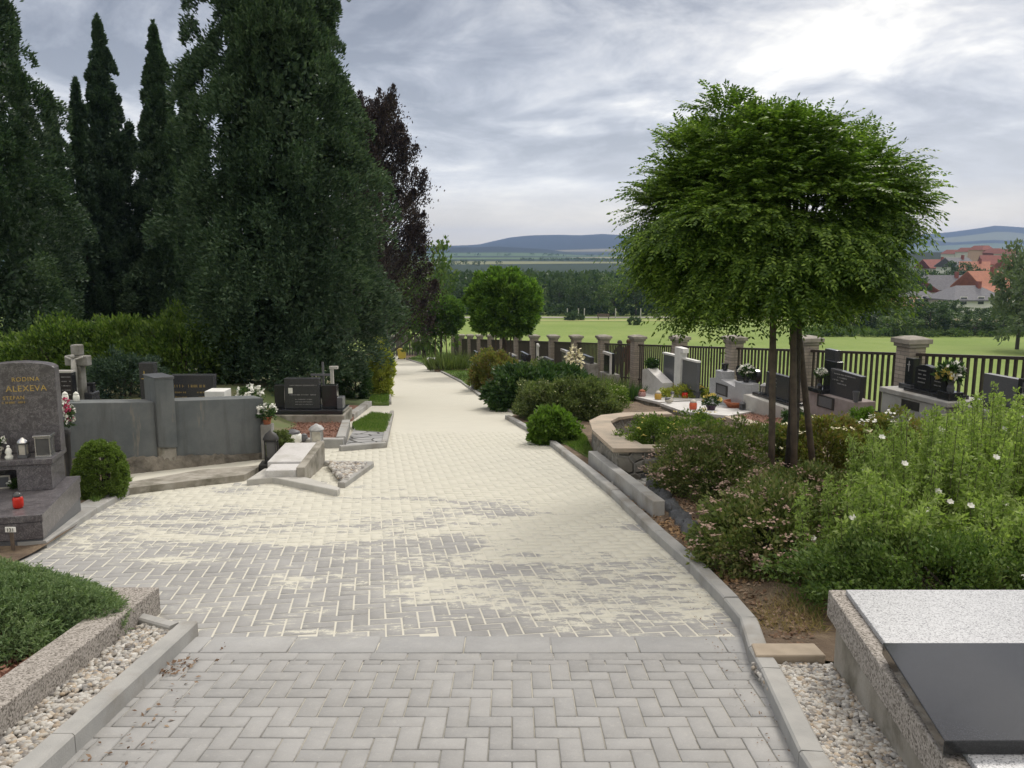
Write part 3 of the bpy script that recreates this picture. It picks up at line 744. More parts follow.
# ---------- right-hand garden shrubs ----------
def rs(px, py, dh=0):       # foot of a shrub: pixel of its base, on the bed
    p = gp(px, py, 0)
    for _ in range(6): p = gp(px, py, rz(p.x, p.y)-pl(p.y))
    return (p.x, p.y, p.z-.02)
PINK = (M_petalp, 200, .022, 7)
G1 = 'pink flowering spireas in the bed under the robinia'
shrub('spirea', 'spirea with faded pink heads nearest the gravel, spreading over the bark', 'shrub', rs(768, 566), .42, .38, .44, M_spirea, 240, 90, .075, .03, .015, .5, group=G1, flowers=(M_petalp, 170, .032, 8))
shrub('spirea', 'spirea with faded pink heads in front of the robinia stakes', 'shrub', (2.2, 6.0, rz(2.2, 6.0)), .54, .48, .35, M_spirea, 270, 90, .08, .03, .015, .5, group=G1, flowers=(M_petalp, 240, .032, 8))
shrub('spirea', 'spirea with faded pink heads beside the black membrane', 'shrub', (1.72, 7.05, rz(1.72, 7.05)), .46, .46, .48, M_spirea, 240, 90, .08, .03, .015, .5, group=G1, flowers=(M_petalp, 220, .032, 8))
shrub('spirea', 'spirea with faded pink heads left behind the upright stake', 'shrub', (2.05, 7.95, rz(2.05, 7.95)), .48, .45, .5, M_spirea, 240, 80, .08, .032, .015, .5, group=G1, flowers=(M_petalp, 130, .03, 8))
shrub('spirea', 'spirea with faded pink heads hanging over the black membrane, lowest in the row', 'shrub', (1.85, 5.5, rz(1.85, 5.5)), .3, .32, .36, M_spirea, 150, 85, .075, .03, .015, .5, group=G1, flowers=(M_petalp, 80, .028, 8))
shrub('potentilla', 'yellow green potentilla beside the stone wall planter', 'shrub', (1.53, 8.5, rz(1.53, 8.5)), .36, .36, .52, M_potent, 200, 80, .07, .028, .014, .6, flowers=(M_petaly, 30, .03, 5), group='potentillas before the white graves')
shrub('potentilla', 'yellow green potentilla in front of the candle covered grave', 'shrub', (2.02, 8.85, rz(2.02, 8.85)), .38, .36, .55, M_potent, 200, 80, .07, .028, .014, .6, flowers=(M_petaly, 35, .03, 5), group='potentillas before the white graves')
shrub('potentilla', 'pale flowering potentilla left of the lower robinia trunk', 'shrub', (2.75, 9.0, rz(2.75, 9.0)), .5, .42, .42, M_olive, 200, 80, .08, .03, .014, .6, group='potentillas before the white graves')
shrub('rose_bush', 'orange tinged rose bush behind the leaning stake', 'shrub', (3.35, 8.6, rz(3.35, 8.6)), .5, .45, .55, M_orange, 170, 70, .09, .04, .022, .6, flowers=(M_petalc, 26, .05, 9))
shrub('rose_bush', 'rose bush with large creamy flowers before the wide dark headstone', 'shrub', (4.1, 8.7, rz(4.1, 8.7)), .5, .45, .6, M_orange, 170, 70, .09, .04, .022, .6, flowers=(M_petalw, 34, .055, 9))
shrub('box_shrub', 'small dark bush at the foot of the brick pillar behind the leaning stake', 'shrub', (xat(797, 12.2), 12.2, rz(xat(797, 12.2), 12.2)), .22, .22, .42, M_dkgreen, 90, 70, .06, .035, .018, .3)
shrub('box_shrub', 'small bright bush in front of the stepped concrete plinth', 'shrub', (xat(868, 11.3), 11.3, rz(xat(868, 11.3), 11.3)), .32, .3, .55, M_bright, 110, 70, .07, .04, .02, .5)
M_stemg = simple('green_stem', (.13, .15, .06), (.1, .1, .05), 12, .7, 0)
def tallshrub(label, x, y, r, h, n, per, fl=0):
    z = rz(x, y)-.02
    t = empty('tall_shrub', (x, y, z), 0, label, 'shrub', 'tall leafy shrubs behind the light granite tomb')
    st = MB(); Vs = []
    for i in range(int(n*1.35)):
        a = R_.uniform(0, 2*PI); q = math.sqrt(R_.random()); H = h*R_.uniform(.5, 1.1)*(1.05-.25*q*q)
        b = np.array([.82*r*q*math.cos(a), .82*r*q*math.sin(a), 0]); e = np.array([r*q*math.cos(a), r*q*math.sin(a), H]); mid = (b+e)/2+np.array([0, 0, H*.08])
        st.tube([b, mid, e], [.006, .0045, .002], 4)
        s = NR.random(per)**.75; s = s[:, None]
        P = (1-s)**2*b+2*s*(1-s)*mid+s*s*e
        w = .06*(1.15-s)+.010
        P = P+NR.normal(size=(per, 3))*w*np.array([.62, .62, .45])
        D = NR.normal(size=(per, 3))*.8+(e-b)*.6
        l = .031*(.6+.7*NR.random(per))
        Vs.append(blades(P, D, l, l*.4))
    leafobj('foliage', Vs, M_tall, t); st.build('stem', M_stemg, t)
    if fl:
        f = []
        for i in range(fl):
            a = R_.uniform(0, 2*PI); q = R_.uniform(.6, 1.0); zz0 = R_.uniform(.15, .9)*h
            p = np.array([r*q*math.cos(a), r*q*math.sin(a)-.02, zz0]); k = np.arange(6)*PI/3
            D = np.stack([np.cos(k), np.sin(k)*.6-.2, np.sin(k)*.5+.3], 1)
            f.append(blades(np.tile(p, (6, 1)), D, .024, .024, np.tile([0, -1., .6], (6, 1))))
        leafobj('blossom', f, M_petalw, t)
tallshrub('tall light green shrub with upright shoots at the corner of the light granite tomb', 1.98, 4.45, .40, .62, 70, 230, 12)
tallshrub('tall light green shrub with upright shoots, second from the corner of the granite tomb', 2.65, 5.05, .5, .88, 110, 230, 16)
tallshrub('tall light green shrub right of the second one, reaching up before the stepped plinth', 3.35, 5.5, .5, 1.02, 110, 220, 14)
tallshrub('tall light green shrub at the right edge of the picture', 3.9, 5.0, .55, .98, 110, 220, 14)
tallshrub('tall light green shrub low against the back edge of the granite tomb', 2.75, 4.15, .48, .52, 90, 230, 14)
tallshrub('tall light green shrub growing between the robinia and the wide dark headstone', 3.3, 6.6, .42, .66, 90, 210, 8)
tallshrub('tall light green shrub furthest back, below the double book headstone', 4.1, 6.9, .6, .95, 110, 200, 8)
# low creeping greenery under them
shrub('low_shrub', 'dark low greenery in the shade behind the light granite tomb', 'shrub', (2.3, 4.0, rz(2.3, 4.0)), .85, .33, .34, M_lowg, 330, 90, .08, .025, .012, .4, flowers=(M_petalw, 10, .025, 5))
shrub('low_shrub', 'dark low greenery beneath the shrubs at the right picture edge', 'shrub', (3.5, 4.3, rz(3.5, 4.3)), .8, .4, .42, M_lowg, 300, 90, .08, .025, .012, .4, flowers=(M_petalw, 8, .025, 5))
# shrubs further down the right side
shrub('peony_bush', 'dark green leafy bush at the bend of the kerb', 'shrub', (.28, 15.6, rz(.28, 15.6)), .72, .7, .72, M_dkgreen, 240, 80, .13, .085, .04, .3)
shrub('peony_bush', 'dark green leafy bush in front of the white yucca flower', 'shrub', (1.0, 17.6, rz(1.0, 17.6)), .75, .7, .75, M_dkgreen, 220, 80, .13, .085, .04, .3)
shrub('wide_shrub', 'broad olive green shrub with pale tips behind the small bright one', 'shrub', (.93, 13.6, rz(.93, 13.6)), .85, .55, .60, M_olive, 330, 100, .1, .05, .022, .6, flowers=(M_petalc, 60, .02, 4))
shrub('bright_shrub', 'small bright green shrub on the lawn beside the kerb', 'shrub', rs(553, 441), .27, .25, .40, M_bright, 170, 80, .09, .055, .028, .5)
shrub('rusty_shrub', 'yellow green and rust coloured shrub beyond the dark peony bushes', 'shrub', (-.45, 20.5, rz(-.45, 20.5)), .55, .55, .95, M_orange, 200, 80, .11, .06, .03, .6)
shrub('olive_shrub', 'pale olive bush between the rusty shrub and the fence', 'shrub', (.6, 20.8, rz(.6, 20.8)), .6, .6, .7, M_olive, 170, 70, .12, .06, .03, .6)
def grassclump(label, x, y, r, h, n, mat, name='grass_clump', cat='plant', z=None):
    z = rz(x, y)-.02 if z is None else z
    a = NR.uniform(0, 2*PI, n); q = NR.random(n)**.6
    P = np.stack([r*.5*q*np.cos(a), r*.5*q*np.sin(a), np.zeros(n)], 1)
    D = np.stack([np.cos(a)*q*.55, np.sin(a)*q*.55, np.ones(n)], 1)+NR.normal(size=(n, 3))*.12
    o = leafobj(name, blades(P, D, h*(.6+.5*NR.random(n)), .02+.012*NR.random(n)), mat)
    o.location = (x, y, z); return tag(o, label, cat)
grassclump('tuft of tall grass like leaves below the pillar beside the white frame', 2.15, 19.4, .8, .6, 420, M_olive)
grassclump('tuft of grey green leaves next to the pale grave slab', 2.75, 19.3, .6, .5, 300, M_dkgreen)
shrub('daisy_shrub', 'shrub with small white flowers left of the pale grave slab', 'shrub', (1.75, 17.0, rz(1.75, 17)), .62, .55, .4, M_potent, 190, 70, .1, .045, .02, .5, flowers=(M_petalc, 50, .03, 5))
shrub('golden_bush', 'yellow leaved bush at the head of the pale grave slab', 'shrub', (4.05, 18.75, rz(4.05, 18.75)), .6, .3, .42, M_yellow, 120, 70, .08, .045, .024, .5)
# ---------- yucca ----------
def yucca():
    Y = 20.0; x = xat(574, Y); z = rz(x, Y)
    t = empty('yucca', (x, Y, z), 0, 'yucca with one tall cream flower head before the fence', 'plant')
    n = 90; a = NR.uniform(0, 2*PI, n)
    leafobj('foliage', blades(np.zeros((n, 3)), np.stack([np.cos(a), np.sin(a), NR.uniform(.3, 1.6, n)], 1), .55, .05), M_dkgreen, t)
    hz = at(574, 352, Y).z-z
    MB().tube([(0, 0, 0), (0, 0, hz)], .014, 6).build('stem', M_olive, t)
    P, D = dome(260, (0, 0, hz-.22), (.2, .2, .38), .4, -1, 2, .1)
    leafobj('blossom', blades(P, D+np.array([0, 0, -.6]), .08, .06), M_petalc, t)
yucca()
# ---------- lawns, chips, debris ----------
def grass(name, poly, n, h, zf, mat=M_grassb, w=.006, fl=.35):
    xs_ = [p[0] for p in poly]; ys_ = [p[1] for p in poly]; P = []
    while len(P) < n:
        x = R_.uniform(min(xs_), max(xs_)); y = R_.uniform(min(ys_), max(ys_))
        if poly_in(poly, x, y): P.append((x, y, zf(x, y)))
    P = np.array(P)
    D = NR.normal(size=(n, 3))*fl+np.array([0, 0, 1 if fl < 1 else .45])
    return tag(leafobj(name, blades(P, D, h*(.5+NR.random(n)), w), mat), kind='stuff')
def gpz(px, py, h=0): p = gp(px, py, h); return (p.x, p.y)
def patch(name, poly, h, n, gh, mat=M_grassb, smat=M_lawn, w=.008):
    sheet(name+'_base' if name != 'lawn' else 'lawn_turf', poly, h, .1, smat)
    return grass('grass', poly, n, gh, lambda x, y: pl(y)+h, mat, w)
lawnR = [gpz(552,441), (.32,10.9), (.95,11.6), (1.0,10.9), (.93,9.2), gpz(592,462)]
patch('lawn', lawnR, .045, 7000, .035)
patch('lawn', [gpz(456,378), gpz(438,370.3), gpz(453,368), gpz(490,369), gpz(500,372.5), gpz(470,389)], .05, 5000, .05, w=.015)
patch('lawn', [gpz(408,359.2), gpz(427,365.2), gpz(445,362), gpz(470,356), gpz(435,352.5)], .05, 3500, .07, w=.02)
patch('lawn', [gpz(352,424,.06), gpz(372,413,.06), gpz(392,415,.06), gpz(386,432,.06), gpz(356,430,.06)], .06, 6000, .035)
patch('lawn', [gpz(368,403,.06), gpz(374,391,.06), gpz(389,388,.06), gpz(389,403,.06)], .06, 4000, .045, w=.012)
grass('grass', [gpz(88,505), gpz(88,492), gpz(128,480), gpz(132,486), gpz(97,508)], 4500, .05, lambda x, y: pl(y)+.03, w=.005)
grass('dry_grass', [gpz(755,618), gpz(765,640), gpz(824,642), gpz(824,605), gpz(790,600)], 1500, .06, lambda x, y: rz(x, y), M_dry, .0035, 1.3)
grass('grass', [gpz(770,600), gpz(824,640), gpz(824,560), gpz(790,560)], 700, .05, lambda x, y: rz(x, y), M_grassb, .004)
def chips(name, poly, n, size, zf, mat, flat=.3):
    xs_ = [p[0] for p in poly]; ys_ = [p[1] for p in poly]; P = []
    while len(P) < n:
        x = R_.uniform(min(xs_), max(xs_)); y = R_.uniform(min(ys_), max(ys_))
        if poly_in(poly, x, y): P.append((x, y, zf(x, y)+R_.random()*size*.5))
    P = np.array(P); D = NR.normal(size=(n, 3))*np.array([1, 1, flat])
    s = size*(.4+NR.random(n)*1.1)
    return tag(leafobj(name, blades(P, D, s, s*.5, np.tile([0, 0, 1.], (n, 1))), mat), kind='stuff')
M_chip = leafmat('bark_chip', (.09, .05, .03), (.2, .13, .085), (.32, .25, .18), 0, .9, 6)
M_chipo = leafmat('orange_chip', (.2, .12, .06), (.33, .22, .12), (.13, .08, .05), 0, .9, 6)
M_chipr = leafmat('red_chip', (.15, .075, .05), (.26, .14, .10), (.11, .065, .05), 0, .9, 6)
_fine = [(XR(y)+.12, y) for y in (3.4, 4, 4.6, 5.2, 6, 6.8, 7.6)]+[(2.6, 7.6), (2.8, 5), (1.5, 3.9), (1.3, 3.4)]
chips('bark_mulch', _fine, 16000, .028, rz, M_chip)
chips('bark_mulch', [(XR(y)+.12, y) for y in (4.4, 5.2, 6, 6.8)]+[(XR(y)+.42, y) for y in (6.8, 6, 5.2, 4.4)], 3500, .03, rz, M_chipo)
chips('bark_mulch', [(-1.98, 4.0), (-4.2, 4.0), (-4.2, 2.2), (-1.98, 2.2)], 9000, .026, lambda x, y: pl(y)+.065, M_chipr)
chips('debris', [gpz(150,675), gpz(162,661), gpz(200,662), gpz(180,678)], 90, .02, lambda x, y: pl(y)+.004, M_chip)
chips('debris', [(-1.45, 1.6), (-1.2, 1.6), (-1.3, 3.6), (-1.45, 3.6)], 120, .018, lambda x, y: pl(y)+.004, M_chip)
chips('debris', [(XR(y)-.15, y) for y in (2.2, 3.4, 4.4)]+[(XR(y)-.01, y) for y in (4.4, 3.4, 2.2)], 160, .01, lambda x, y: pl(y)+.004, M_chip)
# ---------- pebbles ----------
def pebblemat(name, stops):
    m, t, p = newmat(name); g = t.new('ShaderNodeNewGeometry')
    col = t.ramp(g.outputs['Random Per Island'], stops)
    col = t.mix(t.ramp(t.noise(g.outputs['Position'], 60, 4), [(.4, 0), (.7, .4)]), col, (.35, .31, .26))
    t.link(col, p.inputs['Base Color']); p.inputs['Roughness'].default_value = .75
    MATS[name] = m; return m
M_peb = pebblemat('river_pebble', [(0, (.38, .36, .32)), (.22, (.5, .49, .46)), (.4, (.22, .21, .2)), (.58, (.38, .3, .21)), (.7, (.6, .59, .56)), (.84, (.12, .12, .125)), (1, (.3, .26, .21))])
def ico():
    import bmesh
    b = bmesh.new(); bmesh.ops.create_icosphere(b, subdivisions=2, radius=1); b.verts.ensure_lookup_table()
    V = np.array([v.co for v in b.verts]); Fc = np.array([[v.index for v in f.verts] for f in b.faces]); b.free(); return V, Fc
IV, IF = ico()
def pebbles(poly, n, size, h, name='gravel'):
    xs_ = [p[0] for p in poly]; ys_ = [p[1] for p in poly]; Vs = []; Fs = []; k = 0
    sheet('gravel_base', poly, h-.012, .1, M_stone)
    grid = {}; cell = size*1.2
    while k < n:
        x = R_.uniform(min(xs_), max(xs_)); y = R_.uniform(min(ys_), max(ys_))
        if not poly_in(poly, x, y): continue
        c = (int(x/cell), int(y/cell)); lev = grid.get(c, 0); grid[c] = lev+1
        s = size*R_.uniform(.45, 1.1)*.5
        sc_ = np.array([s*R_.uniform(.9, 1.4), s*R_.uniform(.7, 1.1), s*R_.uniform(.5, .8)])
        a = R_.uniform(0, PI); tl = R_.uniform(-.5, .5); ph = NR.uniform(0, 6, 3)
        v = IV*(1+.13*np.sin(IV[:, [1]]*3+ph[0])+.1*np.sin(IV[:, [0]]*4+ph[1]))*sc_
        v = np.stack([v[:, 0]*math.cos(tl)-v[:, 2]*math.sin(tl), v[:, 1], v[:, 0]*math.sin(tl)+v[:, 2]*math.cos(tl)], 1)
        v = np.stack([v[:, 0]*math.cos(a)-v[:, 1]*math.sin(a), v[:, 0]*math.sin(a)+v[:, 1]*math.cos(a), v[:, 2]], 1)
        Vs.append(v+np.array([x, y, pl(y)+h+min(lev, 2)*size*.22-.004])); Fs.append(IF+k*len(IV)); k += 1
    return tag(npmesh(name, np.concatenate(Vs), np.concatenate(Fs), M_peb, None, True), kind='stuff')
# ---------- beds edged with stone, left ----------
def patchkerb(pxs, h=.06, w=.08, side=1, kh=None):
    kerb([gpz(a, b) for a, b in pxs], w, kh or h, side)
# juniper planter
t = empty('planter', (-1.8, 4.05, 0), 0, 'low planter edged with washed aggregate concrete, bottom left', 'planter')
m = MB(); yb = [1.2, 2.6, 4.05]
def bz(y): return pl(y)+.14
def addbar(m, pts, z0, z1):
    P = [(x+1.8, y-4.05) for x, y in pts]
    m.prism(P, lambda x, y: pl(y+4.05)+z0, lambda x, y: pl(y+4.05)+z1)
addbar(m, [(-1.75, 1.2), (-1.82, 4.05), (-1.97, 3.9), (-1.9, 1.2)], -.15, .14)
m.build('side_border', M_gr_wash, t, .006)
m = MB(); addbar(m, [(-1.823, 4.05), (-4.6, 4.05), (-4.6, 3.9), (-1.973, 3.9)], -.15, .138); m.build('back_border', M_gr_wash, t, .006)
m = MB(); addbar(m, [(-1.93, 1.2), (-1.99, 3.88), (-4.6, 3.88), (-4.6, 1.2)], -.1, .055); m.build('bark_fill', M_bark, t)
pebbles([(-1.585, 1.5), (-1.585, 3.72), (-1.80, 3.84), (-1.80, 3.0), (-1.735, 1.5)], 3000, .029, .03)
# strip before the wall
sheet('old_coping', [gpz(118,487.5,.08), gpz(146,484,.08), gpz(244,473,.08), gpz(262,463.5,.08), gpz(200,468,.08), gpz(124,481,.08)], .062, .3, M_oldconc)
m = MB().prism([gpz(*q, .12) for q in [(246,473.5),(272,471),(337,483.5),(340,481),(278,462.5),(264,462.5)]], lambda x, y: pl(y)-.2, lambda x, y: pl(y)+.06)
tag(m.build('coping_slab', M_paleconc, None, .01), 'pale concrete coping slab lying at the end of the old strip', 'slab')
kerb([gpz(47,548), gpz(97,513.5), gpz(145,486)], .2, .05, -1, 1.2)
pebbles([gpz(328,467), gpz(369,467.5), gpz(346,485), gpz(338,481)], 700, .05, .035)
kerb([gpz(345,488), gpz(374,467)], .07, .055, -1); kerb([gpz(374,466.2), gpz(326,465.2)], .06, .055, -1)
# slate patch and lawn kerbs
def slatemat():
    m, t, p = newmat('slate_paving'); v = pos(t)
    vo = t.new('ShaderNodeTexVoronoi'); vo.feature = 'DISTANCE_TO_EDGE'; vo.inputs['Scale'].default_value = 4.2; t.link(v, vo.inputs['Vector'])
    vc = t.new('ShaderNodeTexVoronoi'); vc.inputs['Scale'].default_value = 4.2; t.link(v, vc.inputs['Vector'])
    s = t.new('ShaderNodeSeparateColor'); t.link(vc.outputs['Color'], s.inputs[0])
    e = t.ramp(vo.outputs['Distance'], [(.03, 0), (.055, 1)])
    col = t.mix(e, (.04, .04, .035), t.mix(s.outputs[0], (.22, .225, .23), (.34, .34, .34)))
    t.link(col, p.inputs['Base Color']); p.inputs['Roughness'].default_value = .8
    t.link(t.bump(e, .8, .02), p.inputs['Normal']); return m
sheet('slate_slabs', [gpz(345,450), gpz(355,431), gpz(387,433.5), gpz(386,446.6)], .055, .1, slatemat())
kerb([gpz(394,414.5), gpz(387,447)], .07, .075, 1); kerb([gpz(387,447.6), gpz(341,451.5)], .07, .07, 1)
kerb([gpz(391,388), gpz(391.5,404)], .07, .07, 1); kerb([gpz(391.5,404.8), gpz(368,405)], .07, .07, 1)
kerb([gpz(392,360), gpz(391,374), gpz(391,388)], .07, .04, 1)
sheet('red_gravel', [gpz(340,421,.05), gpz(352,418.5,.05), gpz(368,406,.05), gpz(341,405,.05)], .055, .1, M_redgravel)
kerb([gpz(372,406), gpz(354,420)], .14, .10, 1)
# ---------- wall on the left ----------
def wl(px):        # point on the wall face behind a given picture column
    k = (px-512)/F; Y = (-4.35-7.95*1.0714-.2*k)/(1.003*k-1.0714); return Vector((xat(px, Y), Y, 0))
t = empty('low_wall', wl(265), 0, 'low grey rendered wall with a broken pier, behind the box ball', 'wall')
A, B = wl(40), wl(265); O = wl(265)
def seg(px0, px1, py0t, py1t, zlo, out, back, name, mat, bev=.006, pyb=None):
    a, b = wl(px0), wl(px1); d = (b-a).normalized(); nrm = Vector((d.y, -d.x, 0))
    za, zb = at(px0, py0t, a.y).z, at(px1, py1t, b.y).z
    ba, bb = (pl(a.y)-.25, pl(b.y)-.25) if pyb is None else (at(px0, pyb, a.y).z, at(px1, pyb, b.y).z)
    q = [a+nrm*out, b+nrm*out, b-nrm*back, a-nrm*back]; zz1 = [za, zb, zb, za]; zz0 = [ba, bb, bb, ba]
    return MB().hexa([tuple(p-O+Vector((0, 0, z))) for p, z in zip(q, zz0)], [tuple(p-O+Vector((0, 0, z))) for p, z in zip(q, zz1)]).build(name, mat, t, bev)
seg(40, 157.5, 403.5, 402, 0, 0, .24, 'wall_face', M_wall); seg(176.5, 265, 401, 398, 0, 0, .24, 'wall_face', M_wall)
seg(157.6, 176.4, 378, 376.5, 0, .05, .27, 'pier', M_wall, .01, 447)
seg(157, 177, 376.9, 375.4, 0, .06, .28, 'pier_cap', M_slate, .006, 378.2)
seg(157.6, 176.4, 446.8, 446.5, 0, .02, .2, 'pier_foot', M_oldconc, .02)
def rough_footing():
    xs_ = spread(40, 266, 70); V = []; Fc = []; rows = 6
    for i, px in enumerate(xs_):
        a = wl(px); d = (B-A).normalized(); nrm = Vector((d.y, -d.x, 0)); zt = at(px, 459-.03*(px-60), a.y).z+R_.uniform(-.012, .012)
        for j in range(rows):
            s = j/(rows-1); o = .015+.07*s+R_.uniform(-.012, .012); p = a+nrm*o-O
            V.append((p.x, p.y, zt*(1-s)+(pl(a.y)-.1)*s))
        p = a-nrm*.1-O; V.append((p.x, p.y, zt))
    r = rows+1
    for i in range(len(xs_)-1):
        for j in range(rows-1): Fc.append((i*r+j+1, (i+1)*r+j+1, (i+1)*r+j, i*r+j))
        Fc.append((i*r, (i+1)*r, (i+1)*r+rows, i*r+rows))
    npmesh('footing', V, Fc, M_wallbase, t)
rough_footing()
# ---------- generic small things ----------
def flowers(parent, c, r, n, mats, size=.03, squash=.7, green=True):
    if green:
        P, D = dome(60, c, (r, r, r*squash), .3, -1, 2, .1)
        leafobj('leaves', clumps(P, D, r*.3, 6, size*1.1, size*.5, 1, .2, .6), M_dkgreen, parent)
    for i, mt in enumerate(mats):
        P, D = dome(n, (c[0], c[1], c[2]+r*.12), (r, r, r*squash), .85, -.35, 2, .1)
        Q = np.repeat(P, 7, 0)+NR.normal(size=(len(P)*7, 3))*size*.12; DD = np.repeat(D, 7, 0)*.4+rnd_dirs(len(Q))
        leafobj('petals', blades(Q, DD, size, size*.75), mt, parent)
def lantern(name, loc, w, h, label, body=None, cat='lantern', group=None, top=None):
    t = empty(name, loc, .1, label, cat, group); body = body or M_iron
    MB().box(-w/2, w/2, -w/2, w/2, 0, h*.1).build('base', body, t, .003)
    m = MB()
    for a in (-1, 1):
        for b in (-1, 1): m.box(a*w*.42-w*.05, a*w*.42+w*.05, b*w*.42-w*.05, b*w*.42+w*.05, h*.1, h*.72)
    for zz_ in (h*.1, h*.66):
        m.box(-w*.47, w*.47, -w*.47, -w*.37, zz_, zz_+h*.06); m.box(-w*.47, w*.47, w*.37, w*.47, zz_, zz_+h*.06); m.box(-w*.47, -w*.37, -w*.369, w*.369, zz_, zz_+h*.06); m.box(w*.37, w*.47, -w*.369, w*.369, zz_, zz_+h*.06)
    m.build('frame', body, t)
    MB().box(-w*.33, w*.33, -w*.33, w*.33, h*.12, h*.7).build('pane', M_glass if top is None else M_ceramic, t)
    MB().lathe([(w*.66, h*.72), (w*.62, h*.76), (w*.45, h*.88), (w*.2, h*.95), (w*.09, h)], n=12).build('lid', top or body, t, smooth_=True)
    return t
def candle(loc, r, h, label, mat, lid=None, group=None):
    t = empty('grave_candle', loc, 0, label, 'candle', group)
    MB().lathe([(r*.8, 0), (r, h*.12), (r, h*.55), (r*.75, h*.72)], n=12).build('glass', mat, t, smooth_=True)
    MB().lathe([(r*.85, h*.72), (r*.85, h*.8), (r*.5, h*.92), (r*.15, h)], n=12).build('lid', lid or mat, t, smooth_=True)
    return t
def pot(loc, r, h, label, mat, fl=None, name='flower_pot', fr=None, size=.03, bush=None):
    t = empty(name, loc, 0, label, 'flower pot')
    MB().lathe([(r*.7, 0), (r*.95, h*.85), (r*1.06, h*.86), (r*1.06, h), (r*.85, h), (r*.8, h*.8)], n=16).build('pot', mat, t, smooth_=False)
    if fl: flowers(t, (0, 0, h+(fr or r)*.5), fr or r*1.4, 12, fl, size)
    return t
def glyphs(parent, x0, x1, z, h, y, mat, gap=.25, name='inscription', density=1.0):
    m = MB(); x = x0
    while x < x1:
        w = h*R_.uniform(.45, .75)
        if R_.random() < .12: x += w; continue
        m.box(x, x+h*.13, y-.0025, y+.001, z, z+h)
        if R_.random() < .7: m.box(x+h*.14, x+w, y-.0025, y+.001, z+h*R_.choice([0, .42, .86]), z+h*R_.choice([.14, .56, 1.0]) if False else z+h)if False else m.box(x+h*.131, x+w, y-.0025, y+.001, z+h*.43, z+h*.57)
        if R_.random() < .6: m.box(x+w-h*.13, x+w, y-.0045, y-.0026, z, z+h)
        x += w+h*gap
    return m.build(name, mat, parent)
def text(parent, s, x, z, y, size, mat, name='lettering', ex=.002, align='CENTER', rx=PI/2, space=1.0):
    cu = bpy.data.curves.new('txt', 'FONT'); cu.body = s; cu.size = size; cu.extrude = ex; cu.align_x = align; cu.space_character = space
    o = bpy.data.objects.new('txt', cu); C.objects.link(o)
    dg = bpy.context.evaluated_depsgraph_get(); dg.update()
    me = bpy.data.meshes.new_from_object(o.evaluated_get(dg)); bpy.data.objects.remove(o)
    me.transform(Matrix.Translation((x, y, z)) @ Matrix.Rotation(rx, 4, 'X'))
    me.materials.clear()
    return finish(name, me, mat, parent)
# ---------- arched granite tomb ----------
T0 = Vector((-3.145, 5.33, -.298)); TR = math.radians(14)
t = empty('granite_tomb', T0, TR, 'grey flecked granite tomb with arched headstone and gold family name', 'tomb')
MB().box(-1.5, 0, 0, 1.0, -.05, 0).build('base_slab', M_gr_tomb, t, .004)
MB().box(-1.5, -.006, .006, .99, -.17, -.053).build('plinth', M_gr_tomb, t, .003)
MB().box(-1.5, -.012, .012, .985, -.45, -.173).build('footing', M_slate, t, .003)
m = MB(); m.box(-1.2, -.76, .63, .98, 0, .197); m.box(-.33, -.1, .63, .98, 0, .197); m.box(-.76, -.33, .86, .98, 0, .197); m.box(-.76, -.33, .63, .859, .165, .197)
m.build('tier', M_gr_tomb, t, .003)
MB().box(-1.22, -.08, .61, .99, .2, .238).build('ledge', M_gr_tomb, t, .004)
hw, cx0 = .25, -.325
prof = [(cx0-hw, .241), (cx0+hw, .241), (cx0+hw, .875)]+[(cx0+hw*math.cos(a)*1.0, .875+.052*math.sin(a)) for a in spread(.12, PI-.12, 14)]+[(cx0-hw, .875)]
hs = MB().face(prof, .84, .96).build('headstone', M_gr_tomb, t, .005)
text(hs, 'RODINA', cx0+.05, .785, .8375, .044, M_gold, space=1.15)
text(hs, 'ALEXEVA', cx0+.05, .71, .8375, .062, M_gold, space=1.1)
text(hs, 'STEFAN', cx0-.04, .65, .8375, .038, M_gold, space=1.15)
glyphs(hs, cx0-.14, cx0+.03, .62, .016, .838, M_gold)
def lw(x, y, z=.238): return T0+Matrix.Rotation(TR, 3, 'Z') @ Vector((x, y, z))
p_ = pot(lw(-.50, .71), .07, .075, 'pale ribbed bowl of silvery leaves on the granite ledge', M_ceramic, None)
flowers(p_, (0, 0, .11), .085, 14, [M_petalw], .025)
lantern('lantern', lw(-.29, .70), .068, .155, 'small lantern with domed steel lid on the granite ledge', M_greypot, top=M_metal)
tt_ = empty('lantern', lw(-.15, .71), TR, 'square glass lantern with steel rim at the end of the granite ledge', 'lantern')
MB().box(-.055, .055, -.055, .055, 0, .012).build('base', M_metal, tt_, .002); MB().box(-.045, .045, -.045, .045, .012, .15).build('pane', M_glass, tt_, .002)
MB().box(-.06, .06, -.06, .06, .15, .168).build('lid', M_metal, tt_, .003)
m = MB()
for a in (-.048, .048):
    for b in (-.048, .048): m.box(a-.004, a+.004, b-.004, b+.004, .012, .15)
for zz_ in (.014, .142):
    m.box(-.053, .053, -.053, -.043, zz_, zz_+.006); m.box(-.053, .053, .043, .053, zz_, zz_+.006); m.box(-.053, -.043, -.0425, .0425, zz_, zz_+.006); m.box(.043, .053, -.0425, .0425, zz_, zz_+.006)
m.build('frame', M_metal, tt_)
fig = MB().lathe([(.026, 0), (.028, .02), (.016, .035), (.024, .055), (.017, .075), (.009, .085)], n=10)
fig.ball((0, 0, .093), .012, 8); f_ = fig.build('angel_figure', M_petalw, None, smooth_=True); f_.location = lw(-.38, .67); tag(f_, 'tiny white angel figure between bowl and domed lantern', 'figurine')
candle(lw(-.2, .2, 0), .034, .115, 'red grave candle with clear lid on the granite base slab', M_redglass, M_glass)
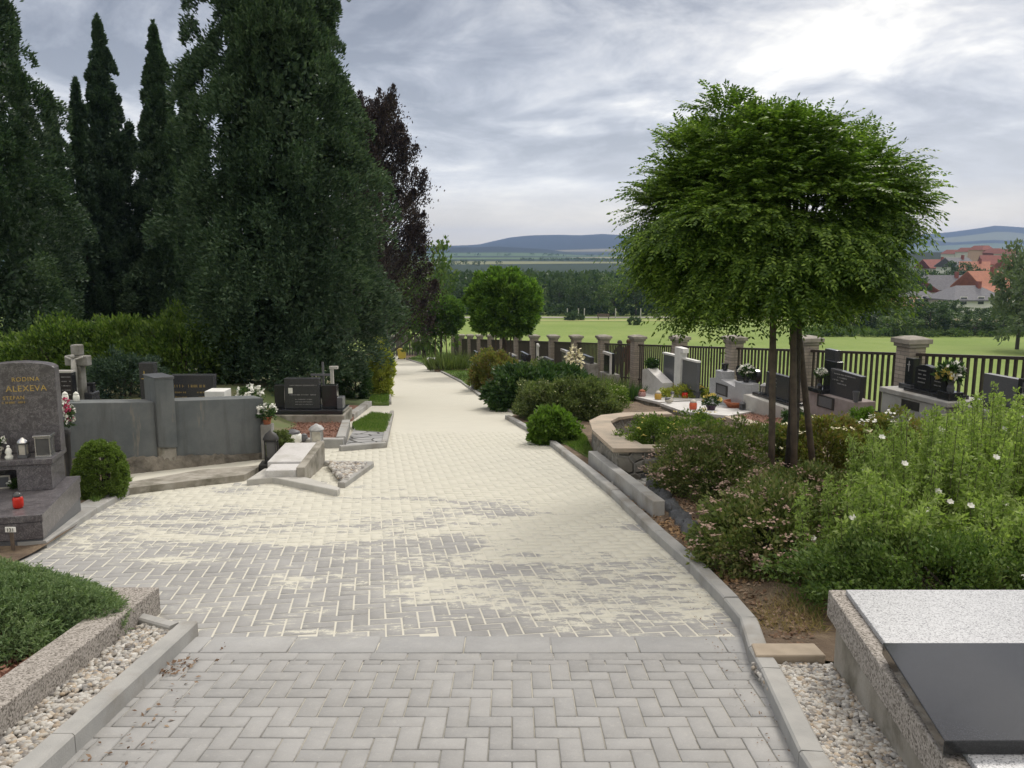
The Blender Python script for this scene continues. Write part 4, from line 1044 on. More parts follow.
pf = empty('framed_picture', lw(-.46, .74, 0), TR, 'framed picture with white flowers inside the granite niche', 'picture frame')
MB().box(-.05, .05, 0, .012, 0, .1).build('frame', M_ceramic, pf, .002); MB().box(-.04, .04, -.003, -.001, .012, .088).build('picture', M_greypot, pf)
for sx_, lb in ((.08, 'tiny white flowers right of the framed picture in the granite niche'), (-.1, 'tiny white flowers left of the framed picture in the granite niche')):
    fl_ = empty('flowers', lw(-.46+sx_, .735, .001), 0, lb, 'flowers'); flowers(fl_, (0, 0, .03), .04, 8, [M_petalw], .02)
# number plate on its peg
Y_ = 5.2; p_ = Vector((xat(10.5, Y_), Y_, pl(Y_)))
ns = empty('plot_marker', p_, 0, 'little white plot number plate on a wooden peg', 'sign')
zt = at(10, 530, Y_).z-p_.z
MB().box(-.011, .011, -.004, .006, -.05, zt).build('peg', M_wood, ns)
pt_ = MB().box(-.034, .034, -.01, -.0045, zt-.012, zt+.022).build('plate', M_petalw, ns)
text(pt_, '131', 0, zt-.008, -.011, .034, M_iron, 'number', .0006)
# crimson flowers behind the tomb
Y_ = 7.4; p_ = Vector((xat(69, Y_), Y_, pl(Y_)+.03)); v_ = empty('flower_vase', p_, 0, 'tall black vase of crimson flowers behind the granite tomb', 'vase')
zt = at(69, 430, Y_).z-p_.z
MB().lathe([(.05, 0), (.05, .04), (.025, .1), (.035, zt*.9), (.045, zt)], n=10).build('vase', M_iron, v_, smooth_=True)
flowers(v_, (0, 0, zt+.12), .075, 30, [M_petalr, M_petalw], .03, 1.9)
# ---------- graves behind the wall ----------
def lp(px, Y): x = xat(px, Y); return Vector((x, Y, lz(x, Y)-.05))
def slabstone(name, label, px0, px1, pyt, Y, th, mat, gm=None, rows=0, trap=0, rot=0, cat='headstone'):
    cxp = (px0+px1)/2; b = lp(cxp, Y); w = (px1-px0)/F*(Y+.2); h = at(cxp, pyt, Y).z-b.z
    t = empty(name, b, rot, label, cat)
    s = MB().face([(-w/2+trap*w, 0), (w/2-trap*w, 0), (w/2, h), (-w/2, h)], 0, th).build('slab', mat, t, .004)
    return t, s, w, h
t, s, w, h = slabstone('headstone', 'black headstone with pale rim between the arched granite and the stone cross', 60, 77, 373, 9.2, .1, M_black)
MB().box(-w/2-.008, w/2+.008, -.005, .105, h+.002, h+.022).build('rim', M_paleconc, t)
for i in range(5): glyphs(s, -w*.1, w*.42, h*.9-.05*i, .012, 0, M_silverink)
Y_ = 9.4; b = lp(82, Y_); k_ = (Y_+.2)/F
t = empty('stone_cross', b, -.15, 'grey stone cross with a small pale figure on it', 'cross')
zt = at(82, 345, Y_).z-b.z; za = at(82, 361, Y_).z-b.z
m = MB(); m.box(-4.7*k_, 4.7*k_, 0, .1, 0, za-.06); m.box(-4.5*k_, 4.5*k_, 0, .1, za+.06, zt); m.box(-12*k_, 12*k_, 0, .1, za-.059, za+.059)
m.build('cross', M_stone, t, .012)
m = MB(); m.tube([(0, -.03, za-.3), (0, -.035, za-.12), (0, -.03, za+.02)], [.022, .034, .026], 8); m.ball((0, -.045, za+.06), .025, 8); m.tube([(-.11, -.02, za+.05), (0, -.03, za+.015), (.11, -.02, za+.05)], .01, 6)
m.tube([(0, -.03, za-.3), (0, -.03, za-.42)], [.02, .014], 6)
m.build('figure', M_paleconc, t, smooth_=True)
MB().box(-6*k_, 7*k_, -.06, .14, -.02, .16).build('foot', M_stone, t, .01)
t, s, w, h = slabstone('picture_stone', 'small black stone with an oval portrait right of the stone cross', 88, 97.5, 383, 9.5, .06, M_black)
MB().box(-w*.22, w*.16, -.004, -.001, h*.68, h*.9).build('portrait', M_greypot, s)
MB().box(-w*.6, w*.7, -.08, .1, 0, .28).build('plinth', M_dark, t, .01)
b = lp(74, 9.0); b.z = at(74, 401, 8.6).z; 
t, s, w, h = slabstone('stele', 'tall dark stele with slanting top and thin gold cross', 143.5, 158, 363, 9.9, .12, M_dark)
m = MB(); m.box(-.006-w*.15, .006-w*.15, -.006, -.001, h*.35, h*.85); m.box(-w*.15-.035, -w*.15+.035, -.0085, -.0062, h*.7, h*.7+.011); m.build('gold_cross', M_gold, s)
t, s, w, h = slabstone('headstone', 'wide charcoal headstone with widening sides and rows of gold letters', 174, 216.5, 375, 10.4, .12, M_dark, trap=.05)
glyphs(s, -w*.42, w*.34, h-.16, .035, 0, M_gold)
for i in range(4): glyphs(s, -w*.42, -w*.2+.05*R_.random(), h-.235-.062*i, .022, 0, M_gold); glyphs(s, w*.1, w*.33, h-.235-.062*i, .022, 0, M_gold)
t, s, w, h = slabstone('white_box', 'plain white stone block on the ground right of the gold lettered headstone', 207, 226.5, 391.5, 9.7, .25, M_white, cat='block')
def bunch(px, py, Y, label, mats, r=.12, z=None):
    p = at(px, py, Y); t = empty('flowers', p, 0, label, 'flowers'); flowers(t, (0, 0, 0), r, 22, mats, .045, .6); return t
bz_ = bunch(250, 397, 9.9, 'white flowers lying behind the right end of the wall', [M_petalw], .17)
# pots standing on the wall top
for px, py, lb in ((69, 402, 'small white candle holder on the wall near the arched granite'), (80, 402.5, 'white lidded jar on the wall in front of the stone cross')):
    a = wl(px); a.x += -.05; a.y += .12; z = at(px, 403.4, a.y-.1).z; candle((a.x, a.y, z), .03, .1, lb, M_petalw)
# ---------- family grave under the huge conifer ----------
Y_ = 12.4
def xz(px, py, Y=12.4): q = at(px, py, Y); return q.x, q.z
t = empty('family_grave', (xat(300, Y_), Y_, pl(Y_)), 0, 'dark headstone of two slabs with metal cross on a long concrete plinth', 'tomb')
ox, oz = xat(300, Y_), pl(Y_)
def bxp(m, px0, px1, pyt, pyb, y0, y1, Y=12.4, O_=None):
    o = O_ or (ox, oz); x0, zt = xz(px0, pyt, Y); x1, zb = xz(px1, pyb, Y); m.box(x0-o[0], x1-o[0], y0, y1, zb-o[1], zt-o[1]); return m
bxp(MB(), 270, 345, 414.5, 426, -.06, .6).build('plinth', M_oldconc, t, .01)
bxp(MB(), 273, 343, 410.3, 414.2, -.02, .5).build('base_slab', M_black, t, .006)
s = bxp(MB(), 282, 318.6, 379.5, 410, .1, .25).build('headstone', M_dark, t, .006)
x0 = xz(286, 380)[0]-ox; x1 = xz(316, 380)[0]-ox
for py in (387, 396.5): glyphs(s, x0+.02, x1-.03, xz(300, py)[1]-oz, .018, .1, M_silverink)
for py in (401, 403.5, 406): glyphs(s, x0+.1, x1-.1, xz(300, py)[1]-oz, .014, .1, M_silverink)
bxp(MB(), 286.5, 291, 389, 394.5, .094, .098).build('portrait', M_petalw, s)
bxp(MB(), 319, 335, 387, 410, .16, .3).build('side_slab', M_black, t, .006)
bxp(MB(), 270.5, 281.6, 387, 410, .18, .3).build('side_slab', M_black, t, .006)
bxp(MB(), 335.4, 341.5, 399, 410.1, .1, .3).build('end_block', M_slate, t, .006)
m = MB(); x0, z0_ = xz(315, 378); m.box(xz(306, 377)[0]-ox, xz(326, 377)[0]-ox, .28, .31, z0_-oz-.01, z0_-oz+.02); m.box(x0-ox-.015+.05, x0-ox+.015+.05, .311, .34, .4, z0_-oz+.2); m.build('metal_cross', M_greypot, t)
Y2 = 14.4; b = Vector((xat(333, Y2), Y2, pl(Y2))); w_ = empty('post', b, 0, 'pale thin post behind the long concrete plinth', 'post'); hh = at(333, 369, Y2).z-b.z
MB().box(-.028, .028, -.03, .03, -.1, hh).build('shaft', M_paleconc, w_, .004); MB().box(-.04, .11, -.04, .04, hh+.001, hh+.05).build('cap', M_paleconc, w_, .004)
# its red gravel bed
sheet('red_gravel_bed', [(-3.7, 10.35), (-2.2, 10.35), (-2.5, 12.35), (-3.7, 12.35)], .085, .2, M_redgravel)
chips('red_gravel', [(-3.7, 10.35), (-2.2, 10.35), (-2.5, 12.35), (-3.7, 12.35)], 5000, .03, lambda x, y: pl(y)+.087, M_chipr)
kerb([(-2.12, 10.3), (-2.46, 12.33)], .12, .14, -1, 2.2); kerb([(-3.7, 10.2), (-2.13, 10.2)], .1, .11, -1, 2)
def onbed(px, py, h=.085): return gp(px, py, h)
lantern('lantern', onbed(317, 444.5), .15, .26, 'steel lantern with pale window standing on the red gravel', M_silverink, top=M_silverink)
candle(onbed(293, 442.5), .11, .17, 'white grave candle with dark knob on the red gravel', M_petalw, M_greypot)
candle(onbed(304, 441), .05, .1, 'small dark grave candle right of the white one', M_greypot)
# light grave slab with raised border
t = empty('grave_slab', (-2.0, 7.75, -.62), math.radians(3), 'small light granite grave cover with raised right border', 'grave')
MB().box(-.42, -.085, .28, 1.1, -.25, -.01).build('cover', M_grave_light, t, .006)
MB().box(-.38, -.085, .02, .27, -.26, -.03).build('front_cover', M_grave_light, t, .006)
MB().box(-.08, 0, 0, 1.12, -.4, .0).build('side_border', M_oldconc, t, .006)
q_ = gp(272, 462, .1)
l_ = lantern('tall_lantern', (q_.x, q_.y, q_.z), .13, .34, 'tall black arched lantern on a black foot in front of the wall end', M_iron)
MB().box(-.12, .12, -.1, .1, -.1, -.001).build('foot', M_iron, l_, .01)
p_ = pot((xat(268, 9.3), 9.3, at(268, 424, 9.3).z), .055, .09, 'terracotta pot with white blossoms at the end of the wall', M_terra, [M_petalw], fr=.1, size=.04)
MB().box(-.06, .06, -.06, .06, -.45, -.001).build('stand', M_stone, p_)
q_ = gp(277, 455, .1); pot((q_.x+.04, q_.y+.15, pl(q_.y)+.03), .12, .12, 'terracotta bowl under the small yellowish shrub', M_terra)
# ---------- right front tomb ----------
t = empty('granite_grave', (1.33, 3.3, .04), 0, 'light granite grave cover with black polished plate, bottom right', 'grave')
def q3(x, y): return (x-1.33, y-3.3)
ol = [(1.33, 3.3), (1.16, 1.6), (3.6, 1.6), (3.6, 3.3)]
def inset(e): return [(1.33+e, 3.3-e), (1.16+e*1.1, 1.6), (3.6, 1.6), (3.6, 3.3-e)]
MB().prism([q3(*p) for p in ol], -.115, 0).build('border', M_gr_wash, t, .006)
MB().prism([q3(*p) for p in inset(.03)], -.75, -.117).build('foundation', M_oldconc, t, .006)
MB().prism([q3(*p) for p in inset(.052)], .0015, .022).build('cover', M_gr_light, t, .003)
MB().prism([q3(1.285, 2.69), q3(1.20, 2.11), q3(3.4, 2.11), q3(3.4, 2.69)], .0235, .066).build('polished_plate', M_black, t, .003)
MB().prism([(1.04, 3.27), (1.325, 3.27), (1.325, 3.42), (1.06, 3.42)], lambda x, y: pl(y)-.1, lambda x, y: pl(y)+.075)
o = MB().prism([(1.04, 3.3), (1.34, 3.3), (1.34, 3.44), (1.06, 3.44)], lambda x, y: pl(y)-.1, lambda x, y: pl(y)+.075).build('kerb', simple('sandstone', (.36, .30, .23), (.3, .25, .19), 12, .9, .3), None, .008); struct(o)
pebbles([(1.02, 1.5), (1.02, 3.29), (1.36, 3.29), (1.30, 2.5), (1.22, 1.5)], 5200, .026, .03)
# ---------- big loose kerb stone, membrane ----------
a, b = gp(588, 466), gp(652, 522); d = (b-a).normalized(); s_ = Vector((-d.y, d.x, 0))
if s_.x < 0: s_ = -s_
m = MB().hexa([(a.x, a.y, pl(a.y)-.05), (b.x, b.y, pl(b.y)-.05), (b.x+s_.x*.1, b.y+s_.y*.1, pl(b.y)-.05), (a.x+s_.x*.1, a.y+s_.y*.1, pl(a.y)-.05)],
              [(a.x, a.y, pl(a.y)+.17), (b.x, b.y, pl(b.y)+.17), (b.x+s_.x*.1, b.y+s_.y*.1, pl(b.y)+.17), (a.x+s_.x*.1, a.y+s_.y*.1, pl(a.y)+.17)])
tag(m.build('kerb_stone', M_kerb, None, .01), 'tall single kerb stone standing beside the path below the stone wall planter', 'kerb stone')
def membrane():
    pts = [gp(x, y) for x, y in [(628,462),(640,478),(655,500),(672,522),(690,543),(702,560)]]
    V = []; Fc = []; n = 70; w = 9
    for i in range(n):
        s = i/(n-1)*(len(pts)-1); k = min(int(s), len(pts)-2); p = pts[k].lerp(pts[k+1], s-k)
        d = (pts[k+1]-pts[k]).normalized(); sd = Vector((-d.y, d.x, 0)); sd = sd if sd.x > 0 else -sd
        for j in range(w):
            u = j/(w-1); x = p.x+sd.x*(u-.2)*.16; y = p.y+sd.y*(u-.2)*.16
            z = rz(x, y)+.01+.06*math.sin(u*PI)**.7*(1+.3*math.sin(i*.9))+.012*math.sin(i*1.9+j*2)+.01*math.sin(i*.7+j*3)
            if j in (0, w-1): z = rz(x, y)-.03
            V.append((x+.012*math.sin(i*1.3+j), y, z))
    for i in range(n-1):
        for j in range(w-1): q = i*w+j; Fc.append((q, q+w, q+w+1, q+1))
    tag(npmesh('black_membrane', V, Fc, M_foil, None, True), 'strip of dark grey waterproof membrane sticking out of the soil along the bed', 'membrane')
membrane()
# ---------- stone wall planter ----------
t = empty('stone_planter', (1.0, 9, pl(9)), 0, 'low curved rubble wall with flat sandstone coping beside the path', 'wall')
O9 = Vector((1.0, 9, pl(9)))
outer = [(2.0, 7.75), (.97, 7.75), (.92, 9.3), (.98, 10.3), (1.2, 11.0), (1.55, 11.35), (2.2, 11.5)]
inner = [(2.0, 8.03), (1.3, 8.03), (1.2, 9.3), (1.24, 10.2), (1.4, 10.7), (1.65, 11.0), (2.2, 11.13)]
sandst = simple('coping_sandstone', (.43, .35, .27), (.36, .3, .23), 4, .85, .3, 60, dirt=(.26, .23, .18), dscale=2.5)
def rubble():
    m, t, p = newmat('rubble'); v = pos(t)
    vo = t.new('ShaderNodeTexVoronoi'); vo.feature = 'DISTANCE_TO_EDGE'; vo.inputs['Scale'].default_value = 7; t.link(v, vo.inputs['Vector'])
    vc = t.new('ShaderNodeTexVoronoi'); vc.inputs['Scale'].default_value = 7; t.link(v, vc.inputs['Vector'])
    s = t.new('ShaderNodeSeparateColor'); t.link(vc.outputs['Color'], s.inputs[0])
    e = t.ramp(vo.outputs['Distance'], [(.02, 0), (.12, 1)])
    col = t.mix(e, (.3, .29, .26), t.mix(s.outputs[0], (.13, .12, .1), (.27, .25, .21)))
    col = t.mix(t.ramp(t.noise(v, 14, 5), [(.4, 0), (.7, .6)]), col, (.36, .34, .3))
    t.link(col, p.inputs['Base Color']); p.inputs['Roughness'].default_value = .95
    t.link(t.bump(e, 1, .03), p.inputs['Normal']); MATS['rubble'] = m; return m
M_rubble = rubble()
def band(pa, pb, z0, z1, name, mat, bev):
    n = len(pa); V = []; Fc = []
    for i in range(n):
        for (p, z) in ((pa[i], z0), (pa[i], z1), (pb[i], z1), (pb[i], z0)): V.append((p[0]-O9.x, p[1]-O9.y, pl(p[1])+z-O9.z))
    for i in range(n-1):
        for k in range(4): Fc.append((i*4+k, i*4+(k+1) % 4, i*4+4+(k+1) % 4, i*4+4+k))
    Fc.append((3, 2, 1, 0)); e = (n-1)*4; Fc.append((e, e+1, e+2, e+3))
    m = MB(); m.add(V, Fc); return m.build(name, mat, t, bev)
def shift(ps, q, e): return [(a[0]+(b[0]-a[0])*e, a[1]+(b[1]-a[1])*e) for a, b in zip(ps, q)]
band(shift(outer, inner, .13), shift(outer, inner, .87), -.3, .30, 'rubble_wall', M_rubble, 0)
band(outer, inner, .302, .345, 'coping', sandst, .006)
m = MB()
for i in range(12):
    x = R_.uniform(.98, 1.45); y = R_.uniform(7.2, 7.66); m = MB(); s = R_.uniform(.035, .08)
    m.ball((0, 0, 0), s, 8, (1.3, .9, .6), .15); o = m.build('rubble_stone', M_stone, None); o.location = (x, y, rz(x, y)+.01); o.rotation_euler = (0, 0, R_.uniform(0, 3))
    tag(o, 'loose grey stone fallen below the front end of the rubble wall', 'stone', 'loose stones at the foot of the rubble wall')
# planter and stones further down the path
def block(name, label, px0, px1, pyt, pyb, Y, d, mat, cat='block', rot=0, bev=.015):
    c = (px0+px1)/2; x = xat(c, Y); zb = at(c, pyb, Y).z; w = (px1-px0)/F*(Y+.2); h = at(c, pyt, Y).z-zb
    t = empty(name, (x, Y, zb), rot, label, cat)
    MB().box(-w/2, w/2, 0, d, -.15, h*.72).build('body', mat, t, bev); MB().box(-w/2-.02, w/2+.02, -.02, d+.02, h*.722, h).build('top_slab', M_grave_light, t, bev)
    return t
block('bed_end_stone', 'pale topped dark stone block at the head of the kerbed shrub bed', 471, 481, 373, 390, 20.8, .5, M_stone)
block('bed_end_stone', 'pale topped dark stone block at the corner of the far grass planter', 427, 434.5, 359, 367, 32.5, .5, M_stone)
t = empty('far_planter', (xat(450, 31), 31, pl(31)), 0, 'kerbed planter of reed like grass beside the far lawn', 'planter')
o = grassclump('reed like grass growing in the far kerbed planter', xat(449, 31.5), 31.5, 1.5, .8, 900, M_olive, 'reed_grass')
pxs = [(430,368),(442,371),(462,369.5),(470,365)]
m = MB()
for (a, b) in zip(pxs[:-1], pxs[1:]):
    p, q = gp(*a), gp(*b); d = (q-p).normalized(); s_ = Vector((-d.y, d.x, 0))*.12; o_ = Vector((xat(450, 31), 31, pl(31)))
    m.hexa([tuple(p-o_-Vector((0, 0, .1))), tuple(q-o_-Vector((0, 0, .1))), tuple(q+s_-o_-Vector((0, 0, .1))), tuple(p+s_-o_-Vector((0, 0, .1)))], [tuple(p-o_+Vector((0, 0, .12))), tuple(q-o_+Vector((0, 0, .12))), tuple(q+s_-o_+Vector((0, 0, .12))), tuple(p+s_-o_+Vector((0, 0, .12)))])
m.build('border', M_kerb, t)
MB().prism([(xat(434, 30.5)-xat(450, 31), -.3), (xat(468, 30)-xat(450, 31), -.2), (xat(466, 34)-xat(450, 31), 3), (xat(436, 34)-xat(450, 31), 3)], lambda x, y: -.1*y-.1, lambda x, y: -.1*y+.08).build('soil_fill', M_soil, t)
# ---------- fence along the right ----------
FR = math.atan(.25); Y0F = 10.2
t = empty('boundary_fence', (FX(Y0F), Y0F, pl(Y0F)), FR, 'long fence of pale brick pillars with dark iron railings between', 'fence')
def brickmat():
    m, t, p = newmat('pillar_brick'); v = pos(t, 'obj'); s = t.new('ShaderNodeSeparateXYZ'); t.link(v, s.inputs[0])
    c = t.new('ShaderNodeCombineXYZ'); t.link(t.math('ADD', s.outputs[0], s.outputs[1]), c.inputs[0]); t.link(s.outputs[2], c.inputs[1])
    b = t.new('ShaderNodeTexBrick'); t.link(c.outputs[0], b.inputs['Vector']); b.inputs['Scale'].default_value = 1
    b.inputs['Brick Width'].default_value = .2; b.inputs['Row Height'].default_value = .062; b.inputs['Mortar Size'].default_value = .005
    b.inputs['Color1'].default_value = (.42, .36, .30, 1); b.inputs['Color2'].default_value = (.30, .26, .22, 1); b.inputs['Mortar'].default_value = (.17, .155, .14, 1)
    col = t.mix(t.ramp(t.noise(pos(t), 6, 6, .7), [(.45, 0), (.75, .55)]), b.outputs['Color'], (.2, .18, .15))
    t.link(col, p.inputs['Base Color']); p.inputs['Roughness'].default_value = .9
    t.link(t.bump(b.outputs['Fac'], .6, .008), p.inputs['Normal']); p.inputs['Normal']; return m
M_brick = brickmat()
M_capst = simple('pillar_cap_stone', (.34, .31, .27), (.26, .24, .21), 8, .9, .5, 40, dirt=(.16, .15, .12))
SP_ = 2.66/.970; ncol = 17; cap0 = None
mesh_sh = MB().box(-.15, .15, -.15, .15, -.7, 1.245); shaft0 = None; panel0 = None
gr_ = .097
for k in range(ncol):
    s = k*SP_; zb = -gr_*s
    if shaft0 is None:
        shaft0 = mesh_sh.build('pillar', M_brick, t, .006)
        mm = MB(); mm.box(-.18, .18, -.18, .18, 1.247, 1.30); mm.box(-.215, .215, -.215, .215, 1.302, 1.375); mm.hexa([(-.2, -.2, 1.377), (.2, -.2, 1.377), (.2, .2, 1.377), (-.2, .2, 1.377)], [(-.1, -.1, 1.41), (.1, -.1, 1.41), (.1, .1, 1.41), (-.1, .1, 1.41)])
        cap0 = mm.build('cap', M_capst, shaft0, .006)
        L0, L1 = .152, SP_-.152; mm = MB()
        def rail(m, z0, z1, hw):
            m.hexa([(-hw, L0, z0-gr_*L0), (hw, L0, z0-gr_*L0), (hw, L1, z0-gr_*L1), (-hw, L1, z0-gr_*L1)], [(-hw, L0, z1-gr_*L0), (hw, L0, z1-gr_*L0), (hw, L1, z1-gr_*L1), (-hw, L1, z1-gr_*L1)])
        rail(mm, 1.10, 1.145, .03); rail(mm, .12, .16, .016)
        nb = 18
        for q in range(nb):
            y = L0+(L1-L0)*(q+.5)/nb; z = -gr_*y; mm.box(-.0155, .0155, y-.019, y+.019, -.12+z, 1.12+z)
        panel0 = mm.build('railing_panel', M_fence, t)
        continue
    c = shaft0.copy(); C.objects.link(c); c.parent = t; c.location = (0, s, zb); c2 = cap0.copy(); C.objects.link(c2); c2.parent = c
    if k < ncol-1: c = panel0.copy(); C.objects.link(c); c.parent = t; c.location = (0, s, zb)
# far end fence of weathered boards
Y_ = 53.0; x0, x1 = xat(383, Y_), xat(427, Y_); t = empty('board_fence', (x0, Y_, at(383, 355, Y_).z), 0, 'weathered grey board fence closing the far end of the path', 'fence')
hh = at(383, 335.5, Y_).z-at(383, 355, Y_).z
m = MB(); n = 17; mats_ = simple('grey_boards', (.2, .19, .17), (.12, .115, .1), 2, .9, .3)
for i in range(n):
    a = (x1-x0)*i/n; w = (x1-x0)/n*.72; m.box(a, a+w, -.02, .01, -.3, hh*R_.uniform(.86, 1.0))
m.build('boards', mats_, t)
for i in range(5): a = (x1-x0)*i/4; MB().box(a-.06, a+.06, .03, .15, -.3, hh*1.02).build('post', M_stone, t)
MB().box(0, x1-x0, .011, .029, hh*.3, hh*.38).add(*(lambda q: (q.v, q.f))(MB().box(0, x1-x0, .011, .029, hh*.7, hh*.78))).build('rail', mats_, t)
Y_ = 50; b = Vector((xat(393, Y_), Y_, pl(Y_))); t = empty('grey_post', b, 0, 'slim pale blue grey post at the end of the path', 'post'); hh = at(393, 335, Y_).z-b.z
MB().box(-.07, .07, -.05, .05, -.1, hh*.92).build('shaft', M_wall, t, .01); MB().box(-.09, .09, -.07, .07, hh*.921, hh).build('cap', M_paleconc, t, .01)
Y_ = 46.5; b = Vector((xat(402, Y_), Y_, pl(Y_)+.03)); t = empty('yellow_bin', b, 0, 'yellow bin on the lawn at the end of the path', 'bin')
hh = at(402, 348.5, Y_).z-b.z
MB().hexa([(-.19, -.17, 0), (.19, -.17, 0), (.19, .17, 0), (-.19, .17, 0)], [(-.23, -.21, hh*.82), (.23, -.21, hh*.82), (.23, .21, hh*.82), (-.23, .21, hh*.82)]).build('body', M_yellowbin, t, .02)
MB().box(-.26, .26, -.24, .24, hh*.822, hh).build('lid', M_yellowbin, t, .03)
MB().tube([(-.17, -.2, .05), (-.17, -.2, -.02)], .04, 6).build('wheel', M_iron, t); MB().tube([(.17, -.2, .05), (.17, -.2, -.02)], .04, 6).build('wheel', M_iron, t)
# ---------- graves along the fence ----------
def fy(px, off): k = (px-512)/F; return (9.45-off-.2*k)/(.25+1.003*k)
GROT = math.radians(-76)
class FG:
    """frame of one grave: local x runs along the fence towards us, -y faces the path"""
    def __init__(s, px0, px1, off):
        s.off = off; s.Y0, s.Y1 = fy(px0, off), fy(px1, off); s.Y = (s.Y0+s.Y1)/2; s.c = Vector((9.45-off-.25*s.Y, s.Y, 0)); s.z = rz(s.c.x, s.c.y)-.04
    def x(s, px, dy=0):       # local x of a picture column on the face shifted dy towards the fence
        Y = fy(px, s.off-dy*1.03); return (s.Y-Y)/.970+dy*0.0
    def zz(s, py, px=None):
        Y = s.Y if px is None else fy(px, s.off); return at(0, py, Y).z-s.z
    def empty(s, name, label, cat): return empty(name, (s.c.x, s.c.y, s.z), GROT, label, cat)
# right-most grave
g = FG(952, 1045, 1.0)
t = g.empty('concrete_grave', 'grey concrete grave plinth below the right-most dark headstone', 'tomb')
MB().box(g.x(955), g.x(1060), 0, .55, -.2, g.zz(413)).build('plinth', M_kerb, t, .01)
MB().box(g.x(975), g.x(1005), -.004, -.001, g.zz(440), g.zz(420)).build('panel', M_slate, t)
H0 = g.zz(413)
t = empty('headstone', (g.c.x, g.c.y, g.z+H0), GROT, 'wide slate grey headstone with black side column at the right edge', 'headstone')
MB().box(g.x(962), g.x(1050), .08, .5, .002, .055).build('base_slab', M_black, t, .004)
s = MB().box(g.x(966), g.x(1001), .2, .3, .058, .42).build('slab', M_slate, t, .005)
MB().box(g.x(1001.5), g.x(1014), .17, .36, .058, .44).build('column', M_black, t, .004)
MB().box(g.x(1014.5), g.x(1046), .24, .34, .058, .40).build('side_slab', M_dark, t, .004)
xx = g.x(1007); m = MB(); m.box(xx-.008, xx+.008, .165, .1695, .14, .40); m.box(xx-.035, xx+.035, .161, .1645, .33, .345); m.build('cross', M_slate, t)
def onl(g, px, dy, z):      # world point in a grave frame
    return Vector((g.c.x, g.c.y, g.z)) + Matrix.Rotation(GROT, 3, 'Z') @ Vector((g.x(px), dy, z))
lantern('lantern', onl(g, 977, .25, H0+.057), .10, .2, 'black lantern left of the wide slate grey headstone')
t = empty('rosette_chain', onl(g, 1018, .1, H0+.03), GROT, 'column of white ringed flower rosettes at the right edge of the picture', 'flowers')
for i in range(4):
    q = MB(); q.lathe([(.03, 0), (.046, .004), (.046, .012), (.03, .016)], n=12); v = [(a, -c, b) for a, b, c in q.v]
    m = MB(); m.add([(a+.01*(i % 2), b-.02, c+.07+.095*i) for a, b, c in v], q.f); m.build('rosette', M_petalw, t)
    m = MB(); m.ball((.01*(i % 2), -.05, .07+.095*i), .02, 8); m.build('centre', M_greypot, t)
# double book headstone on stepped plinth
g = FG(880, 948, 1.15)
t = g.empty('concrete_grave', 'stepped concrete grave plinth carrying the double black headstone', 'tomb')
H0 = g.zz(394.5)
MB().box(g.x(878), g.x(947), -.02, .62, H0-.07, H0).build('top_step', M_kerb, t, .01)
MB().box(g.x(880), g.x(944), 0, .6, -.2, H0-.072).build('plinth', M_kerb, t, .01)
MB().box(g.x(900), g.x(918), -.004, -.001, H0-.22, H0-.1).build('niche', M_iron, t)
t = empty('double_headstone', (g.c.x, g.c.y, g.z+H0), GROT, 'black headstone shaped like two curved leaves of a book', 'headstone')
MB().box(g.x(895), g.x(938), .1, .45, .002, .05).build('base_slab', M_black, t, .004)
a, b, c_ = g.x(899), g.x(914.5), g.x(930)
for (p, q, sg) in ((a, b-.005, 1), (b+.005, c_, -1)):
    n = 9; pr = [(p, .052), (q, .052)]+[(q+(p-q)*i/n, .052+.34-.07*((i/n if sg < 0 else i/n)-.4)**2*2.2) for i in range(n+1)]
    s = MB().face(pr, .2, .29).build('leaf_slab', M_black, t, .004)
    for j in range(4): glyphs(s, p+.07, q-.09, .3-.055*j, .016, .2, M_silverink)
t = empty('cross_pillar', onl(g, 890, .3, H0), GROT, 'narrow black pillar with a small cross left of the double headstone', 'headstone')
MB().box(-.13, .13, -.1, .12, .001, .07).build('foot', M_dark, t, .006)
MB().box(-.075, .075, -.05, .06, .072, .44).build('pillar', M_black, t, .004)
m = MB(); m.box(-.005, .005, -.056, -.0505, .25, .4); m.box(-.03, .03, -.0595, -.0562, .34, .35); m.build('cross', M_silverink, t)
t = empty('lily_vase', onl(g, 936, .18, H0), GROT, 'black pedestal vase holding white and orange lilies', 'vase')
MB().box(-.11, .11, -.11, .11, .001, .11).build('pedestal', M_black, t, .006)
MB().lathe([(.045, .111), (.05, .16), (.035, .2), (.05, .25)], n=10).build('vase', M_greypot, t)
flowers(t, (-.02, 0, .36), .12, 12, [M_petalw], .085, .7); flowers(t, (-.02, -.03, .31), .1, 9, [M_petaly], .08, .6, False)
q_ = gp(927, 437, -.2)
t = empty('grave_slab', (q_.x, q_.y, q_.z-.1), GROT, 'white grave cover lying in front of the stepped concrete plinth', 'grave')
MB().box(-.5, .55, -.1, .9, 0, .1).build('cover', M_white, t, .006)
t = empty('stone_urn', (q_.x-.05, q_.y+.2, q_.z), GROT, 'pale squared stone bowl on the white grave cover', 'urn')
MB().hexa([(-.1, -.08, 0), (.1, -.08, 0), (.1, .08, 0), (-.1, .08, 0)], [(-.13, -.11, .11), (.13, -.11, .11), (.13, .11, .11), (-.13, .11, .11)]).build('body', M_paleconc, t, .008); MB().box(-.14, .14, -.12, .12, .112, .14).build('rim', M_paleconc, t, .005)
t = empty('flowers', onl(g, 962, -.1, .25), 0, 'white and crimson flowers standing between the two concrete plinths', 'flowers')
flowers(t, (0, 0, .05), .16, 16, [M_petalw], .05, 1.3); flowers(t, (.12, 0, 0), .07, 8, [M_petalr], .05, .9, False)
